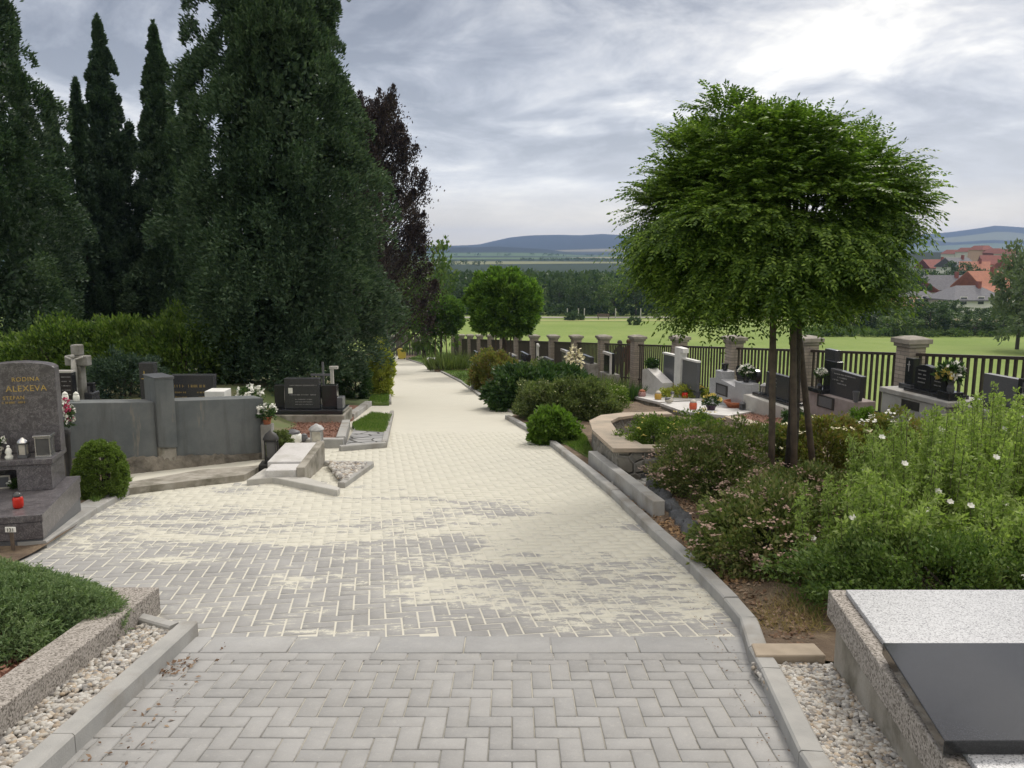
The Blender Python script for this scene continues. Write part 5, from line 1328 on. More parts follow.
# wide dark headstone behind the leaning stake
g = FG(805, 860, 1.0)
t = g.empty('grave_plinth', 'pinkish grave plinth with a dark framed opening below the wide dark headstone', 'tomb'); H0 = g.zz(396.5)
MB().box(g.x(808), g.x(853), 0, .4, -.2, H0).build('plinth', simple('pinkish_stone', (.3, .26, .25), (.24, .2, .19), 9, .8, .3), t, .01)
MB().box(g.x(817), g.x(834), -.012, -.001, H0-.22, H0-.02).build('opening_frame', M_iron, t, .002)
MB().box(g.x(819), g.x(832), -.016, -.0125, H0-.2, H0-.04).build('glass_plate', M_slate, t)
MB().box(g.x(808), g.x(823), -.05, .25, H0+.002, H0+.07).build('step', M_black, t, .004)
t = empty('headstone', (g.c.x, g.c.y, g.z+H0), GROT, 'wide dark headstone with slanted right side seen through the robinia stakes', 'headstone')
s = MB().face([(g.x(823), .0), (g.x(850), .0), (g.x(853.5), .40), (g.x(823), .43)], .1, .2).build('slab', M_dark, t, .005)
x0, x1 = g.x(825), g.x(850)
for j, z in enumerate((.35, .3, .25, .2)): glyphs(s, x0+(.05 if j == 0 else .02+.12*(j % 2)), x1-.06 if j == 0 else x0+.28+.1*(j % 2), z, .02, .1, M_silverink)
MB().box(g.x(810), g.x(823)-.01, .22, .34, 0, .52).build('side_slab', M_black, t, .005)
MB().box(g.x(803), g.x(813), .36, .46, 0, .68).build('rear_slab', M_dark, t, .005)
t = empty('hydrangea_vase', onl(g, 818.5, -.0, H0+.071), GROT, 'black vase with a big white hydrangea head', 'vase')
MB().lathe([(.04, 0), (.05, .05), (.03, .1), (.045, .2)], n=10).build('vase', M_black, t)
flowers(t, (0, 0, .26), .09, 34, [M_petalw], .035, .75)
pot(onl(g, 852, .05, H0), .05, .17, 'small grey stone vase at the near end of the pinkish plinth', M_slate, name='stone_vase')
# headstone behind the trunk
g = FG(750, 800, 1.0)
t = g.empty('grave_plinth', 'low pale plinth of the headstone half hidden by the robinia trunk', 'tomb'); H0 = g.zz(402)
MB().box(g.x(748), g.x(800), -.1, .4, -.2, H0).build('plinth', M_paleconc, t, .01); MB().box(g.x(751), g.x(790), .02, .34, H0+.002, H0+.06).build('base_slab', M_black, t, .004)
t = empty('headstone', (g.c.x, g.c.y, g.z+H0+.062), GROT, 'dark square headstone half hidden by the robinia trunk', 'headstone')
s = MB().box(g.x(760), g.x(786), .1, .2, 0, .43).build('slab', M_dark, t, .005); x0 = g.x(762)
for j in range(3): glyphs(s, x0+.04, x0+.3, .33-.07*j, .02, .1, M_silverink)
lantern('lantern', onl(g, 758, .12, H0+.062), .12, .2, 'grey steel lantern left of the dark square headstone', M_greypot, top=M_silverink)
# heart slab on white stepped plinth
g = FG(705, 748, 1.0)
t = g.empty('stepped_plinth', 'white stepped granite plinth with a dark square window', 'tomb')
z1, z2 = g.zz(384), g.zz(400)-.05
MB().face([(g.x(709), -.3), (g.x(745), -.3), (g.x(745), g.zz(378.5)), (g.x(734.5), g.zz(378.5)), (g.x(734.5), g.zz(384)), (g.x(720.5), g.zz(381)), (g.x(720.5), g.zz(373)), (g.x(714.5), g.zz(373)), (g.x(714.5), g.zz(381)), (g.x(709), g.zz(383))], 0, .3).build('plinth', M_gr_light, t, .006)
MB().box(g.x(716), g.x(727.5), -.012, -.001, g.zz(396.5), g.zz(385.5)).build('window_frame', M_iron, t); MB().box(g.x(717.2), g.x(726), -.016, -.0125, g.zz(395), g.zz(387)).build('window_pane', M_slate, t)
t = empty('headstone', (g.c.x, g.c.y, g.z+g.zz(384)), GROT, 'black heart shaped headstone above the white stepped plinth', 'headstone')
w0, w1 = g.x(720.7), g.x(742); wc = (w0+w1)/2; W_ = (w1-w0)/2
pr = []
for i in range(25):
    a = 2*PI*i/24; pr.append((wc+W_*math.copysign(abs(math.sin(a))**.7, math.sin(a)), .21+.21*(math.cos(a)*.9-.18*math.cos(2*a)+.05)))
MB().face(pr[:-1], .31, .40).build('slab', M_black, t, .004)
m = MB(); m.box(wc-.14, wc-.10, .3, .308, .2, .34); m.build('figure_relief', M_silverink, t)
t = empty('flowers', onl(g, 738.5, .15, g.zz(370)), 0, 'white flower head standing in front of the heart shaped headstone', 'flowers'); flowers(t, (0, 0, .05), .13, 26, [M_petalw], .06, .7)
MB().lathe([(.05, -.2), (.06, -.1), (.05, -.01)], n=8).build('vase', M_black, t)
pot(onl(g, 717.5, .15, g.zz(373)), .07, .14, 'small black pot standing on the left step of the white plinth', M_black)
# white cross with panels
g = FG(660, 700, .8)
t = g.empty('cross_monument', 'white cross pillar between two dark panels with white top edges', 'headstone')
MB().box(g.x(675.5), g.x(681.5), -.05, .12, -.2, g.zz(347.5)).build('cross_shaft', M_white, t, .006)
MB().box(g.x(681.6), g.x(682.6)+.06, -.05, .1, g.zz(352), g.zz(347.6)).build('cross_arm', M_white, t, .004)
for (a, b, p, q) in ((662.5, 675.3, 354, 357), (681.8, 696.5, 359.5, 363)):
    za, zb = g.zz(p, a), g.zz(q, b); lo = g.zz(381)-.1
    MB().face([(g.x(a), lo), (g.x(b), lo), (g.x(b), zb), (g.x(a), za)], 0, .07).build('panel', M_slate, t, .004)
    MB().face([(g.x(a)-.02, za+.002), (g.x(b)+.002, zb+.002), (g.x(b)+.002, zb+.045), (g.x(a)-.02, za+.045)], -.02, .09).build('top_edge', M_white, t, .004)
MB().face([(g.x(655), -.2), (g.x(676), -.2), (g.x(676), g.zz(383.5)), (g.x(670), g.zz(380)), (g.x(660), g.zz(374)), (g.x(655), g.zz(377))], -.35, -.08).build('sloping_base', M_grave_light, t, .01)
flower_l = empty('flowers', onl(g, 659, -.2, g.zz(374)), 0, 'dark leaved flower pot on the sloping pale base', 'flowers'); flowers(flower_l, (0, 0, .1), .13, 8, [M_dkgreen], .07, .8)
# further headstones
def fstone(label, px0, px1, pyt, pyb, off, mat, frame=None, th=.12, name='headstone'):
    g = FG(px0, px1, off); t = g.empty(name, label, 'headstone'); zb, zt = g.zz(pyb), g.zz(pyt)
    MB().box(g.x(px0)-.06, g.x(px1)+.06, -.1, .25, -.25, zb).build('base', M_stone, t, .01)
    if frame:
        MB().box(g.x(px0), g.x(px1), .02, .1, zb+.002, zt).build('slab', mat, t, .004); e = .07; m = MB()
        MB().box(g.x(px1)-e, g.x(px1), -.03, .018, zb+.002, zt-e).build('frame_side', frame, t, .004); MB().box(g.x(px0), g.x(px1), -.03, .018, zt-e+.002, zt+.01).build('frame_top', frame, t, .004)
    else: MB().box(g.x(px0), g.x(px1), 0, th, zb+.002, zt).build('slab', mat, t, .006)
    return t
fstone('dark glass headstone in a pale frame in front of a brick pillar', 603, 611, 352.5, 373, .8, M_black, M_grave_light)
fstone('low dark headstone left of the pale framed one', 580.5, 590, 355.5, 362, .75, M_dark)
fstone('headstone with pale right edge behind the yucca flower', 561, 567, 350, 367, .8, M_dark, M_grave_light)
fstone('small slate headstone near the thin white cross', 543.5, 551, 358, 366, .7, M_slate)
fstone('dark polished headstone under the near edge of the bright globe tree', 520, 528, 353, 362, .7, M_black)
fstone('dark low headstone behind the trunk of the bright globe tree', 496, 505, 353, 360.5, .7, M_dark)
fstone('pale low headstone between two far brick pillars', 508.5, 515, 354, 361, .6, M_stone)
g = FG(533, 540, .7); t = g.empty('white_cross', 'thin white cross before the dark railing', 'cross'); z0_, z1_ = -.2, g.zz(343.5); xm = (g.x(535.5)+g.x(537.5))/2
MB().box(xm-.05, xm+.05, 0, .08, z0_, z1_).build('shaft', M_white, t, .005); MB().box(xm-.16, xm+.22, 0, .08, z1_-.22, z1_-.12).build('arm', M_white, t, .005) if False else MB().box(xm+.052, xm+.16, 0, .08, z1_-.12, z1_-.04).build('arm', M_white, t, .005)
t = empty('flowers', onl(g, 541, 0, g.zz(357)), 0, 'small white umbrella shaped flower head right of the thin white cross', 'flowers'); flowers(t, (0, 0, 0), .14, 14, [M_petalw], .06, .4)
t = empty('garden_light', (xat(505, 22), 22, rz(xat(505, 22), 22)), 0, 'thin dark garden light with round white head above the rusty shrub', 'lamp'); hh = at(505, 360, 22).z-rz(xat(505, 22), 22)
MB().tube([(0, 0, 0), (0, 0, hh)], .018, 6).build('pole', M_iron, t); MB().ball((0, 0, hh+.04), .05, 8).build('lamp_head', M_petalw, t, smooth_=True)
for i, (px, py, lb) in enumerate([(457, 360.5, 'farthest low dark grave by the fence'), (464, 362, 'second farthest low dark grave by the fence'), (472, 363.5, 'third farthest low dark grave by the fence, near the bright globe tree')]):
    Y_ = 41-3.6*i; x = FX(Y_)-1.4; t = empty('low_grave', (x, Y_, pl(Y_)-.2), GROT, lb, 'grave')
    MB().box(-.5, .5, -.9, .5, -.1, .22).build('border', M_stone, t, .01); MB().box(-.42, .42, -.8, .35, .222, .26).build('cover', M_dark, t, .005); MB().box(-.4, .4, .36, .46, .262, .75).build('headstone', M_dark, t, .01)
# ---------- pale double grave with candles ----------
def wpt(px, py, h): return gp(px, py, h)
HS = -.02
def pslab(label, pxs, mat=M_grave_light):
    pts = [wpt(a, b, HS) for a, b in pxs]; c = pts[0]; t = empty('grave_cover', c, 0, label, 'grave')
    P = [(p.x-c.x, p.y-c.y) for p in pts]; f = lambda x, y: -.1*y
    MB().prism(P, lambda x, y: f(x, y)-.06, f).build('cover', mat, t, .004)
    cx_ = sum(p[0] for p in P)/len(P); cy_ = sum(p[1] for p in P)/len(P)
    Q = [(cx_+(x-cx_)*.97, cy_+(y-cy_)*.97) for x, y in P]
    MB().prism(Q, lambda x, y: f(x, y)-.5, lambda x, y: f(x, y)-.062).build('surround', M_oldconc, t, .006); return t
pslab('pale grave cover on the left of the pair, crowded with red and amber candles', [(629, 395), (690, 386.5), (722, 398.2), (659, 402)])
pslab('pale grave cover on the right of the pair, with a terracotta bowl', [(660, 403), (723, 399), (771, 408), (728, 415.5), (684, 411.5)])
o = MB().prism([gp(*q, -.03) for q in [(724, 416), (745, 424), (775, 433), (790, 438), (790, 434), (778, 428), (752, 420), (735, 415.6)]], lambda x, y: pl(y)-.3, lambda x, y: pl(y)-.03).build('curved_edging', sandst, None, .005)
tag(o, 'curved beige edging stone round the red gravel bed', 'edging')
sheet('red_gravel_bed', [gp(*q, -.06) for q in [(731, 416), (771, 409.5), (800, 411), (800, 432), (778, 427.5)]], -.06, .1, M_redgravel)
chips('red_gravel', [(gp(*q, -.06).x, gp(*q, -.06).y) for q in [(731, 416), (771, 409.5), (800, 411), (800, 432), (778, 427.5)]], 2500, .035, lambda x, y: pl(y)-.055, M_chipr)
W = lambda px, py: wpt(px, py, HS)+Vector((0, 0, .001))
candle(W(642, 396.5), .09, .17, 'pinkish grave candle at the far left corner of the pale covers', simple('pink_glass', (.42, .25, .24), (.35, .2, .2), 8, .3, 0), M_terra)
candle(W(658, 399.5), .08, .2, 'amber yellow grave candle left of the little duck figure', M_wax, M_ceramic)
candle(W(685, 398), .075, .19, 'red grave candle with leafy top on the left pale cover', M_redglass, M_dkgreen)
candle(W(693, 409.5), .075, .2, 'orange red grave candle on the near edge of the right pale cover', simple('orange_glass', (.6, .12, .05), (.5, .1, .04), 8, .3, 0), M_ceramic)
t = empty('duck_figure', W(669, 403.5), .4, 'little dark and cream duck figure on the edge of the left cover', 'figurine')
m = MB(); m.ball((0, 0, .07), .07, 10, (1.5, .9, .95)); m.tube([(.05, 0, .1), (.08, 0, .17), (.08, 0, .2)], [.035, .025, .02], 8); m.build('body', M_ceramic, t, smooth_=True)
m = MB(); m.ball((.08, 0, .22), .035, 8, (1.3, .9, 1)); m.build('head', M_greypot, t, smooth_=True); m = MB(); m.ball((-.02, 0, .1), .06, 8, (1.5, .95, .6)); m.build('wings', M_greypot, t, smooth_=True)
pot(W(675, 392), .08, .15, 'terracotta pot of greenery near the golden bush', M_terra, [M_petaly], size=.04)
pot(W(696, 398), .11, .17, 'dark grey pot planted with green and yellow on the left pale cover', M_greypot, [M_petaly], size=.045)
pot(W(702.5, 394.5), .07, .17, 'slim terracotta jar right of the dark grey pot', M_terra)
p_ = pot(W(711, 410), .1, .1, 'dark purple pot with yellow green plant on the near edge of the right cover', simple('purple_pot', (.05, .03, .05), (.04, .02, .04), 5, .4, 0), [M_petaly], fr=.15, size=.05)
pot(W(717, 399), .09, .1, 'black pot with white and violet flowers before the white stepped plinth', M_black, [M_petalw], fr=.12, size=.045)
lantern('lantern', W(721, 404), .12, .24, 'blue grey glass lantern in the middle of the right pale cover', M_slate)
t = empty('terracotta_bowl', W(735, 407.5), 0, 'wide terracotta bowl on the right pale cover', 'bowl'); MB().lathe([(.14, 0), (.21, .1), (.23, .1), (.23, .13), (.19, .13), (.17, .07)], n=18).build('bowl', M_terra, t)
lantern('lantern', W(742.5, 410), .1, .17, 'small dark metal lantern beside the terracotta bowl', M_greypot)

# ---------- beyond the fence ----------
def fartree_mesh(seed, w, h, n, L, mat, bare=.18, lo=.35, pw=2.2, per=26):
    P, D = dome(n, (0, 0, h*(bare+(1-bare)*.5)), (w/2, w/2, h*(1-bare)*.5), lo, -1, pw, .2)
    V = clumps(P, D, L*1.6, per, L, L*.6, .8, .15, .8, .5)
    me = leafobj('crown', V, mat)
    tr = MB(); tr.tube([(0, 0, -.5), (.1, 0, h*.4), (0, 0, h*.75)], [.028*h, .02*h, .008*h], 6)
    for k in range(5):
        a = k*1.3; tr.tube([(0, 0, h*.3+.08*k*h*.5), (w*.3*math.cos(a), w*.3*math.sin(a), h*(.55+.06*k))], [.012*h, .005*h], 5)
    t2 = tr.build('trunk', M_barkt)
    return me, t2
PROT = [fartree_mesh(i, 6.5, 8.2, 150, .38, (M_fartree, M_fartree, M_bushleaf)[i], (.1, .2, .05)[i], .35, (2.2, 2.0, 2.4)[i]) for i in range(3)]
proto_used = [False]*3
def placetree(k, x, y, z, w, h, label, group, name='tree', cat='tree', mat=None):
    cr, tr = PROT[k]; t = empty(name, (x, y, z), R_.uniform(0, 6.28), label, cat, group)
    if proto_used[k]: cr, tr = cr.copy(), tr.copy(); C.objects.link(cr); C.objects.link(tr)
    proto_used[k] = True; cr.parent = t; tr.parent = t
    if mat:
        cr.data = cr.data.copy(); cr.data.materials.clear(); cr.data.materials.append(mat)
    for o in (cr, tr): o.scale = (w/7.7, w/7.7, h/9.3)
    return t
LBL = ['dark rounded tree in the row closing the meadow', 'taller open tree with visible trunk in the row closing the meadow', 'bushy lighter tree in the row closing the meadow']
def fartop(px):      # height of the tree row in the picture
    return float(np.interp(px, [380, 440, 470, 550, 575, 590, 640, 700, 760, 830], [258, 272, 277, 277, 280, 272, 273, 278, 276, 285]))+R_.uniform(-3, 4)
px = 396
while px < 880:
    Y_ = 134+R_.uniform(-5, 9); x = xat(px, Y_); z = gz(x, Y_); h = at(px, fartop(px), Y_).z-z; k = R_.choice([0, 0, 1, 2])
    placetree(k, x, Y_, z-.3, h*R_.uniform(.75, 1.0), h+.3, LBL[k], 'trees closing the far side of the meadow')
    px += R_.uniform(13, 22)
# the wood behind the row
def wood():
    Vs = []
    for i in range(520):
        Y_ = R_.uniform(146, 250); px = R_.uniform(300, 900); x = xat(px, Y_); z = gz(x, Y_); h = max(3, (at(px, R_.uniform(271, 278), Y_).z-z)*.85); w = R_.uniform(5, 8)
        P, D = dome(34, (x, Y_, z+h*.5), (w/2, w/2, h*.5), .6, -.3, 2.2, .15); V = clumps(P, D, 1.0, 9, 1.0, .7, .8, .2, .8)
        Vs.append(V)
    tag(leafobj('far_wood', Vs, M_fartree), kind='stuff')
wood()
# belts of trees across the far fields
def belt(n, y0, y1, px0, px1, h):
    Vs = []
    for i in range(n):
        Y_ = R_.uniform(y0, y1); px = R_.uniform(px0, px1); x = xat(px, Y_); z = gz(x, Y_)
        P, D = dome(12, (x, Y_, z+h*.4), (h*.7, h*.5, h*.6), .6, -.2, 2, .1); Vs.append(clumps(P, D, h*.15, 6, h*.22, h*.16, .8, .2, .8))
    tag(leafobj('far_wood', Vs, M_fartree), kind='stuff')
belt(120, 520, 560, -100, 500, 3.5); belt(70, 760, 800, 520, 640, 3); belt(120, 1250, 1400, 380, 1100, 4); belt(90, 300, 370, 620, 900, 3.5)
# meadow road, hay, low bush, strollers
def strip(name, y, w, px0, px1, mat, h):
    V = []; Fc = []
    xs_ = [xat(px0, y)+(xat(px1, y)-xat(px0, y))*i/60 for i in range(61)]
    for x in xs_: V += [(x, y-w/2, gz(x, y-w/2)+h), (x, y+w/2, gz(x, y+w/2)+h)]
    for i in range(60): Fc.append((2*i, 2*i+2, 2*i+3, 2*i+1))
    return struct(npmesh(name, V, Fc, mat))
M_road = simple('dusty_road', (.33, .31, .28), (.27, .25, .22), .8, .95, .2)
strip('road', 124, 3.2, 380, 900, M_road, .06)
M_dryst = simple('mown_strip', (.33, .34, .13), (.27, .3, .1), .3, .95, .3)
strip('mown_strip', 117, 3.0, 380, 900, M_dryst, .04)
def bushat(label, px, Y_, w, h, mat=M_bushleaf, n=60, group=None, name='bush'):
    x = xat(px, Y_); return shrub(name, label, 'bush', (x, Y_, gz(x, Y_)), w/2, w/2, h, mat, n, 30, w*.12, w*.09, w*.05, .3, 2.2, group=group, lump=.15)
bushat('single dark bush standing alone in the meadow', 634, 108, 1.7, .95, M_fartree)
bushat('dark low bush at the edge of the meadow road', 574, 118, 2.6, 1.0, M_fartree)
for px, lb in ((603, 'dark wooden bench beside the meadow road'), ):
    Y_ = 119; x = xat(px, Y_); t = empty('bench', (x, Y_, gz(x, Y_)), 0, lb, 'bench'); MB().box(-.9, .9, -.2, .2, .4, .46).build('seat', M_wood, t); MB().box(-.9, .9, .18, .22, .5, .85).build('backrest', M_wood, t)
    for sx_ in (-1, 1): MB().box(sx_*.75-.04, sx_*.75+.04, -.18, .18, 0, .399).build('leg', M_iron, t)
def roadpost(px, i):
    Y_ = 121.5; x = xat(px, Y_); t = MB().tube([(0, 0, -.2), (0, 0, 1.5)], .09, 6).build('post', M_paleconc); t.location = (x, Y_, gz(x, Y_)); tag(t, 'thin pale post standing along the meadow road', 'post', 'posts along the meadow road')
for i, px in enumerate((567, 578, 584, 615, 640, 655)): roadpost(px, i)
# a person seen from far beyond the fence
def person(px, Y_, hpx, label, cloth, hair):
    x = xat(px, Y_); zt = at(px, hpx, Y_).z; t = empty('person', (x, Y_, zt-1.7), .4, label, 'person')
    import bmesh
    J = [(0,0,.95),(0,0,1.2),(0,0,1.42),(0,0,1.5),(0,0,1.6),(.1,0,.92),(.12,.05,.5),(.12,0,.06),(.13,-.12,.03),(-.1,0,.92),(-.13,-.08,.5),(-.12,.06,.06),(-.12,-.06,.03),(.19,0,1.38),(.25,.02,1.1),(.22,-.1,.88),(-.19,0,1.38),(-.25,.02,1.1),(-.22,-.1,.88)]
    E_ = [(0,1),(1,2),(2,3),(3,4),(0,5),(5,6),(6,7),(7,8),(0,9),(9,10),(10,11),(11,12),(2,13),(13,14),(14,15),(2,16),(16,17),(17,18)]
    rr = [.14,.14,.12,.055,.1,.09,.06,.045,.04,.09,.06,.045,.04,.06,.045,.035,.06,.045,.035]
    me = bpy.data.meshes.new('body'); me.from_pydata(J, E_, []); o = bpy.data.objects.new('body', me); C.objects.link(o); o.parent = t; me.materials.append(cloth)
    md = o.modifiers.new('skin', 'SKIN'); 
    for i, r in enumerate(rr): me.skin_vertices[0].data[i].radius = (r, r*.85)
    me.skin_vertices[0].data[0].use_root = True
    sb = o.modifiers.new('sub', 'SUBSURF'); sb.levels = 1; sb.render_levels = 2
    m = MB(); m.ball((0, .01, 1.635), .105, 10, (1, 1.05, 1.05)); m.build('hair', hair, t, smooth_=True)
M_dkcloth = simple('dark_cloth', (.04, .035, .04), (.06, .05, .05), 6, .9, .1); M_hair = simple('brown_hair', (.09, .05, .035), (.06, .035, .02), 12, .7, .2); M_redcl = simple('maroon_cloth', (.16, .05, .045), (.12, .04, .04), 6, .9, .1)
person(619.5, 33, 341, 'person in dark clothes walking beyond the fence, only the head showing', M_dkcloth, M_dkcloth)
person(628.5, 31, 340, 'person in a reddish top beyond the fence beside a brick pillar', M_redcl, M_hair)
# hedge of bushes on the right side of the meadow
for i, (px, Y_, w, h, k, lb) in enumerate([(852, 84, 6, 3.2, 1, 'dense green bush under the right edge of the robinia crown'), (878, 82, 5.5, 3.6, 0, 'dark bush left of the grey roofed house'), (897, 78, 5, 2.6, 2, 'low light bush at the meadow edge behind the brick pillar'), (928, 80, 6, 3.7, 0, 'round dark bush in front of the grey roofs'), (955, 84, 6, 2.2, 2, 'pale arching bush below the wide grey roof'), (975, 79, 5.5, 2.3, 0, 'low dark bush in front of the ochre bank'), (1000, 82, 5, 2.9, 1, 'green bush left of the willow'), (830, 86, 6, 4.5, 0, 'tall bush behind the right side of the robinia')]):
    Y_ += 12; h *= 1.12; x = xat(px, Y_); placetree(k, x, Y_, gz(x, Y_)-.8, w, h+.8, lb, 'bushes edging the meadow on the right', 'bush', 'bush')
placetree(1, xat(1017, 72), 72, gz(xat(1014, 72), 72)-.3, 6.0, at(1014, 228, 72).z-gz(xat(1014, 72), 72)+.3, 'grey green willow like tree at the right edge of the picture', None, 'willow', 'tree', M_fartree2)
placetree(2, xat(1046, 66), 66, gz(xat(1044, 66), 66)-.3, 7.0, 9.5, 'grey green willow like tree just outside the right edge, its twigs reaching in', None, 'willow', 'tree', M_fartree2)
# understory band along the meadow edge
Vs = []
for i in range(150):
    px = R_.uniform(800, 1040); Y_ = R_.uniform(88, 95); x = xat(px, Y_); h = R_.uniform(.4, 1.0)
    P, D = dome(16, (x, Y_, gz(x, Y_)+h*.3), (1.0, .8, h*.6), .6, -.1, 2, .1); Vs.append(clumps(P, D, .25, 12, .22, .12, .8, .3, .8))
tag(leafobj('undergrowth', Vs, M_bushleaf), kind='stuff')
# trees filling the view behind beech and the path end
for px, Y_, w, toppx, k, lb in ((424, 46, 4.2, 232, 2, 'light green tree behind the copper beech'), (400, 58, 6, 262, 0, 'dark tree above the board fence'), (372, 55, 6, 230, 0, 'dark tree hidden behind the foot of the copper beech'), (345, 50, 6, 215, 0, 'dark tree filling the gap behind the huge conifer'), (430, 60, 4, 262, 0, 'mid green tree between the copper beech and the dark globe tree'), (300, 45, 7, 200, 0, 'dark tree standing behind the family grave'), (240, 42, 7, 230, 0, 'dark tree standing behind the light green shrubs'), (150, 40, 7, 240, 0, 'dark tree in the gap behind the twin spires'), (90, 38, 6, 240, 0, 'dark tree in the gap behind the lowest spire')):
    x = xat(px, Y_); z = lz(x, Y_)-.2 if Y_ < 56 else gz(x, Y_); placetree(k, x, Y_, z, w, at(px, toppx, Y_).z-z, lb, None)
for i in range(9):
    px = 888+14.5*i+R_.uniform(-3, 3); Y_ = R_.uniform(104, 128); x = xat(px, Y_); z = gz(x, Y_); h = at(px, R_.uniform(297, 305) if i < 5 else R_.uniform(304, 309), Y_).z-z
    placetree(R_.choice([0, 1, 2]), x, Y_, z-.4, R_.uniform(3.2, 5), h+.4, 'garden tree growing in front of the village houses', 'garden trees between meadow hedge and houses')
Vs = []
for i in range(260):
    px = R_.uniform(380, 880); Y_ = R_.uniform(129, 135); x = xat(px, Y_); h = R_.uniform(.8, 2.2)
    P, D = dome(14, (x, Y_, gz(x, Y_)+h*.3), (1.4, 1, h*.6), .6, -.1, 2, .1); Vs.append(clumps(P, D, .4, 10, .4, .24, .8, .3, .8))
tag(leafobj('undergrowth', Vs, M_fartree), kind='stuff')
# ---------- village ----------
M_roofgrey = simple('grey_roof_tile', (.17, .17, .185), (.13, .13, .145), 3, .85, .3, 8); M_roofor = simple('orange_roof_tile', (.4, .17, .105), (.31, .135, .09), 2, .85, .3, 8)
M_roofred = simple('dark_red_roof', (.25, .09, .07), (.2, .075, .06), 2, .85, .3, 8)
M_plaster = simple('pale_plaster', (.6, .57, .5), (.52, .5, .45), 2, .9, .1); M_plasterw = simple('white_plaster', (.72, .71, .69), (.64, .63, .6), 2, .9, .1); M_plastero = simple('ochre_plaster', (.48, .33, .2), (.42, .29, .18), 2, .9, .1)
M_win = simple('window_glass', (.05, .06, .075), (.03, .035, .045), 3, .15, 0)
def house(label, px, Y_, w, d, eave, ridge_, wall, roof, rot, hip=0, chim=True, base=None):
    x = xat(px, Y_); z = gz(x, Y_) if base is None else at(px, base, Y_).z
    t = empty('house', (x, Y_, z), rot, label, 'house')
    wl_ = MB().box(-w/2, w/2, -d/2, d/2, -3, eave).face([(-w/2, eave), (w/2, eave), (w/2, eave)], 0, 0) if False else MB().box(-w/2, w/2, -d/2, d/2, -3, eave)
    wl_.build('wall', wall, t)
    o = .45; hx = w/2+o; hy = d/2+o; rr = hx-hip
    m = MB(); z0 = eave-.12
    V = [(-hx, -hy, z0), (hx, -hy, z0), (hx, hy, z0), (-hx, hy, z0), (-rr, 0, ridge_), (rr, 0, ridge_)]
    V2 = [(a, b, c+.22) for a, b, c in V]
    m.add(V+V2, [(6, 7, 11, 10), (8, 9, 10, 11), (7, 8, 11), (9, 6, 10), (0, 4, 5, 1), (2, 5, 4, 3), (1, 5, 2), (3, 4, 0), (0, 1, 7, 6), (1, 2, 8, 7), (2, 3, 9, 8), (3, 0, 6, 9)])
    rf = m.build('roof', roof, t)
    if not hip:
        for sx_ in (-1, 1): MB().add([(sx_*w/2, -d/2, eave), (sx_*w/2, d/2, eave), (sx_*w/2, 0, ridge_-.1)], [(0, 1, 2)]).build('gable', wall, t)
        for sx_ in (-1, 1): MB().box(sx_*w/2-.05 if sx_ > 0 else sx_*w/2-.06, sx_*w/2+.06 if sx_ > 0 else sx_*w/2+.05, -.6, .6, eave+.3, eave+1.4).build('window', M_win, t)
    if chim: MB().box(w*.15, w*.15+.6, -.9, -.3, eave, ridge_+.9).build('chimney', M_roofred, rf)
    for i in range(3):
        f = MB().box(-w/2+w*(i+.5)/3-.6, -w/2+w*(i+.5)/3+.6, -d/2-.06, -d/2-.002, .9, 2.2).build('window', M_plasterw, t)
        MB().box(-w/2+w*(i+.5)/3-.5, -w/2+w*(i+.5)/3+.5, -d/2-.09, -d/2-.062, 1.0, 2.1).build('pane', M_win, f)
house('house with wide hipped dark grey roof nearest the meadow', 962, 135, 9, 7, 1.6, 3.6, M_plasterw, M_roofgrey, .15, 3, True, 309)
house('house with steep bright orange tile roof and ochre gable', 978, 152, 7.2, 6, 2.2, 4.9, M_plastero, M_roofor, .35, 0, True, 299)
house('lower wing with orange red roof in front of the bright orange one', 984, 144, 4.5, 4, 1.5, 2.9, M_plastero, M_roofor, .3, 0, False, 304)
house('pale grey roofed long house left of the orange roofs', 941, 162, 9, 7, 2.0, 4.6, M_plaster, M_roofgrey, -.1, 0, True, 300)
house('small house with dark red roof and white gable under the robinia crown', 917, 150, 4.2, 5, 1.8, 3.7, M_plasterw, M_roofred, 1.2, 0, False, 301)
house('low dark grey roofed house under the right edge of the robinia', 913, 140, 7, 5, 1.0, 2.6, M_plaster, M_roofgrey, .1, 2, False, 308)
house('low brick red house at the left end of the village', 900, 137, 5, 4, 1.0, 2.0, M_roofred, M_roofor, .1, 0, False, 311)
house('white walled house with dark windows right of the orange roof', 1003, 168, 6, 5, 3.0, 4.2, M_plasterw, M_roofgrey, .1, 2, True, 297)
house('small far house with grey roof above the long grey one', 950, 230, 8, 6, 2.6, 4.8, M_plasterw, M_roofgrey, .4, 0, True, 276)
house('small far house with dark red roof above the bright orange one', 990, 235, 8, 6, 2.6, 5, M_plaster, M_roofred, -.3, 0, True, 274)
house('small far house with orange roof left of the willow top', 1006, 215, 7, 6, 2.6, 4.8, M_plaster, M_roofor, .3, 0, True, 279)
house('small far house with orange roof between the grey and orange ones', 968, 210, 6, 6, 2.4, 4.4, M_plasterw, M_roofor, -.5, 0, True, 280)
house('far house with brown roof at the left end of the ridge group', 930, 240, 8, 6, 2.6, 4.8, M_plaster, M_roofred, .2, 0, True, 277)
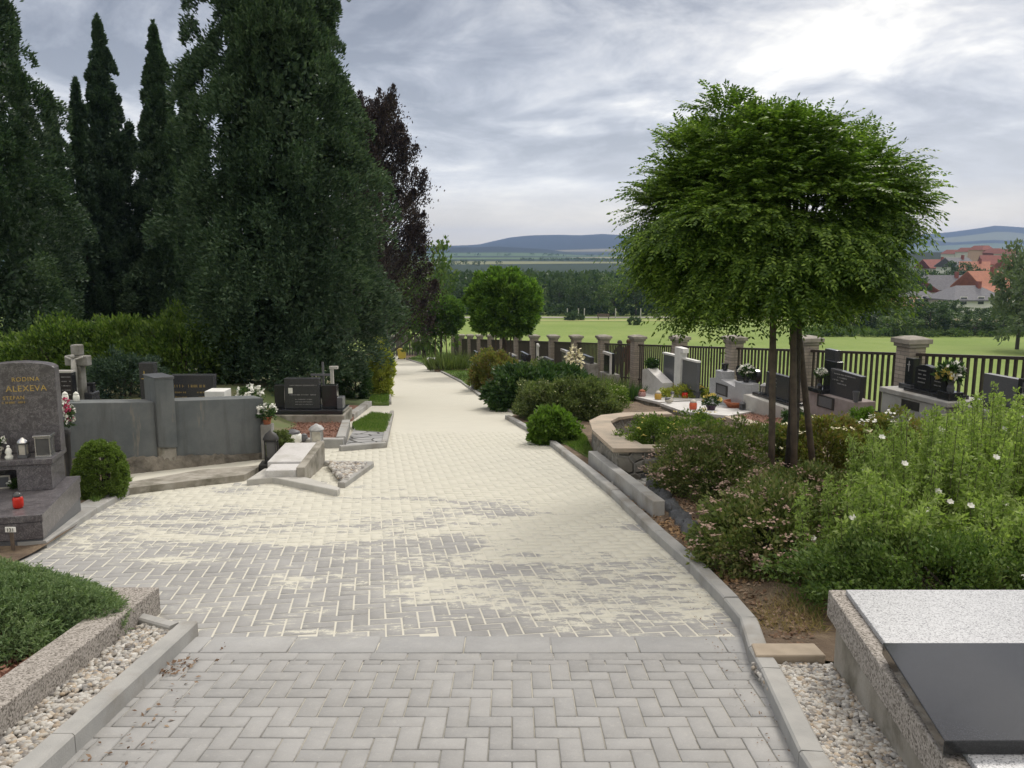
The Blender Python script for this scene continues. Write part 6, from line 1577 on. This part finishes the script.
def flats(label, px, Y_, pxw, pyt, pyb, mat, floors, cols, rot=0):
    x = xat(px, Y_); zb = at(px, pyb, Y_).z; zt = at(px, pyt, Y_).z; w = pxw/F*Y_; t = empty('apartment_block', (x, Y_, zb), rot, label, 'building'); h = zt-zb
    MB().box(-w/2, w/2, 0, 10, -12, h).build('wall', mat, t); MB().hexa([(-w/2-.3, -.3, h+.01), (w/2+.3, -.3, h+.01), (w/2+.3, 10.3, h+.01), (-w/2-.3, 10.3, h+.01)], [(-w/2+1, 2, h+1.6), (w/2-1, 2, h+1.6), (w/2-1, 8, h+1.6), (-w/2+1, 8, h+1.6)]).build('roof', M_roofred, t)
    for i in range(floors):
        for j in range(cols):
            a = -w/2+w*(j+.5)/cols; b = h*(i+.5)/floors; MB().box(a-w/cols*.22, a+w/cols*.22, -.08, -.01, b-h/floors*.22, b+h/floors*.22).build('window', M_win, t)
M_pinkpl = simple('salmon_plaster', (.55, .36, .26), (.5, .33, .24), 1, .9, .05)
flats('salmon apartment block on the ridge, tallest of the group', 981, 300, 11, 250, 260, M_pinkpl, 4, 5)
flats('pale ochre apartment block left of the salmon one', 966, 310, 8, 252, 260, M_plaster, 3, 4)
flats('reddish apartment block right of the salmon one', 995, 290, 8, 253, 261, M_roofred, 3, 4)
flats('cream apartment block at the right end of the ridge group', 1007, 280, 8, 254, 262, M_plaster, 3, 4)
flats('low pale apartment block partly behind dark trees', 951, 320, 7, 254, 260, M_plaster, 3, 3)
for i, (px, Y_, w, h, lb, k) in enumerate([(955, 205, 9, 8, 'dark tree below the left of the apartment blocks', 0), (968, 200, 9, 9, 'dark pointed tree below the salmon apartment block', 0), (981, 210, 9, 7.5, 'dark tree just right of the pointed one', 1), (1000, 190, 12, 6, 'pale green tree mass right of the apartment blocks', 2), (1018, 180, 10, 8, 'mid green tree behind the willow', 2), (940, 200, 9, 7, 'mid green tree at the left end of the village', 1), (925, 180, 8, 6.5, 'dark green tree behind the robinia edge', 0), (900, 160, 9, 7, 'dark green tree hidden behind the robinia twigs', 0)]):
    x = xat(px, Y_); top = at(px, 258+6*(i % 3) if i < 3 else 266, Y_).z; placetree(k, x, Y_, top-h-3, w, h+3, lb, None)
sheet_o = MB().prism([(xat(930, 100), 100), (xat(1000, 100), 100), (xat(1000, 103), 103), (xat(930, 103), 103)], -9, lambda x, y: gz(x, y)+1.1).build('bank', simple('ochre_bank', (.42, .32, .2), (.34, .28, .17), .8, .95, .3)); struct(sheet_o)
# ---------- air ----------
hz = MB().box(-3400, 3400, -62, 3990, -14, 95).build('haze', bpy.data.materials.new('haze_air')); hz['kind'] = 'stuff'
hm = hz.data.materials[0]; hm.use_nodes = True; nt = hm.node_tree; nt.nodes.remove(nt.nodes['Principled BSDF'])
vp = nt.nodes.new('ShaderNodeVolumePrincipled'); vp.inputs['Color'].default_value = (.42, .60, 1.0, 1); vp.inputs['Density'].default_value = .00021; vp.inputs['Anisotropy'].default_value = .2
nt.links.new(vp.outputs[0], nt.nodes['Material Output'].inputs['Volume'])
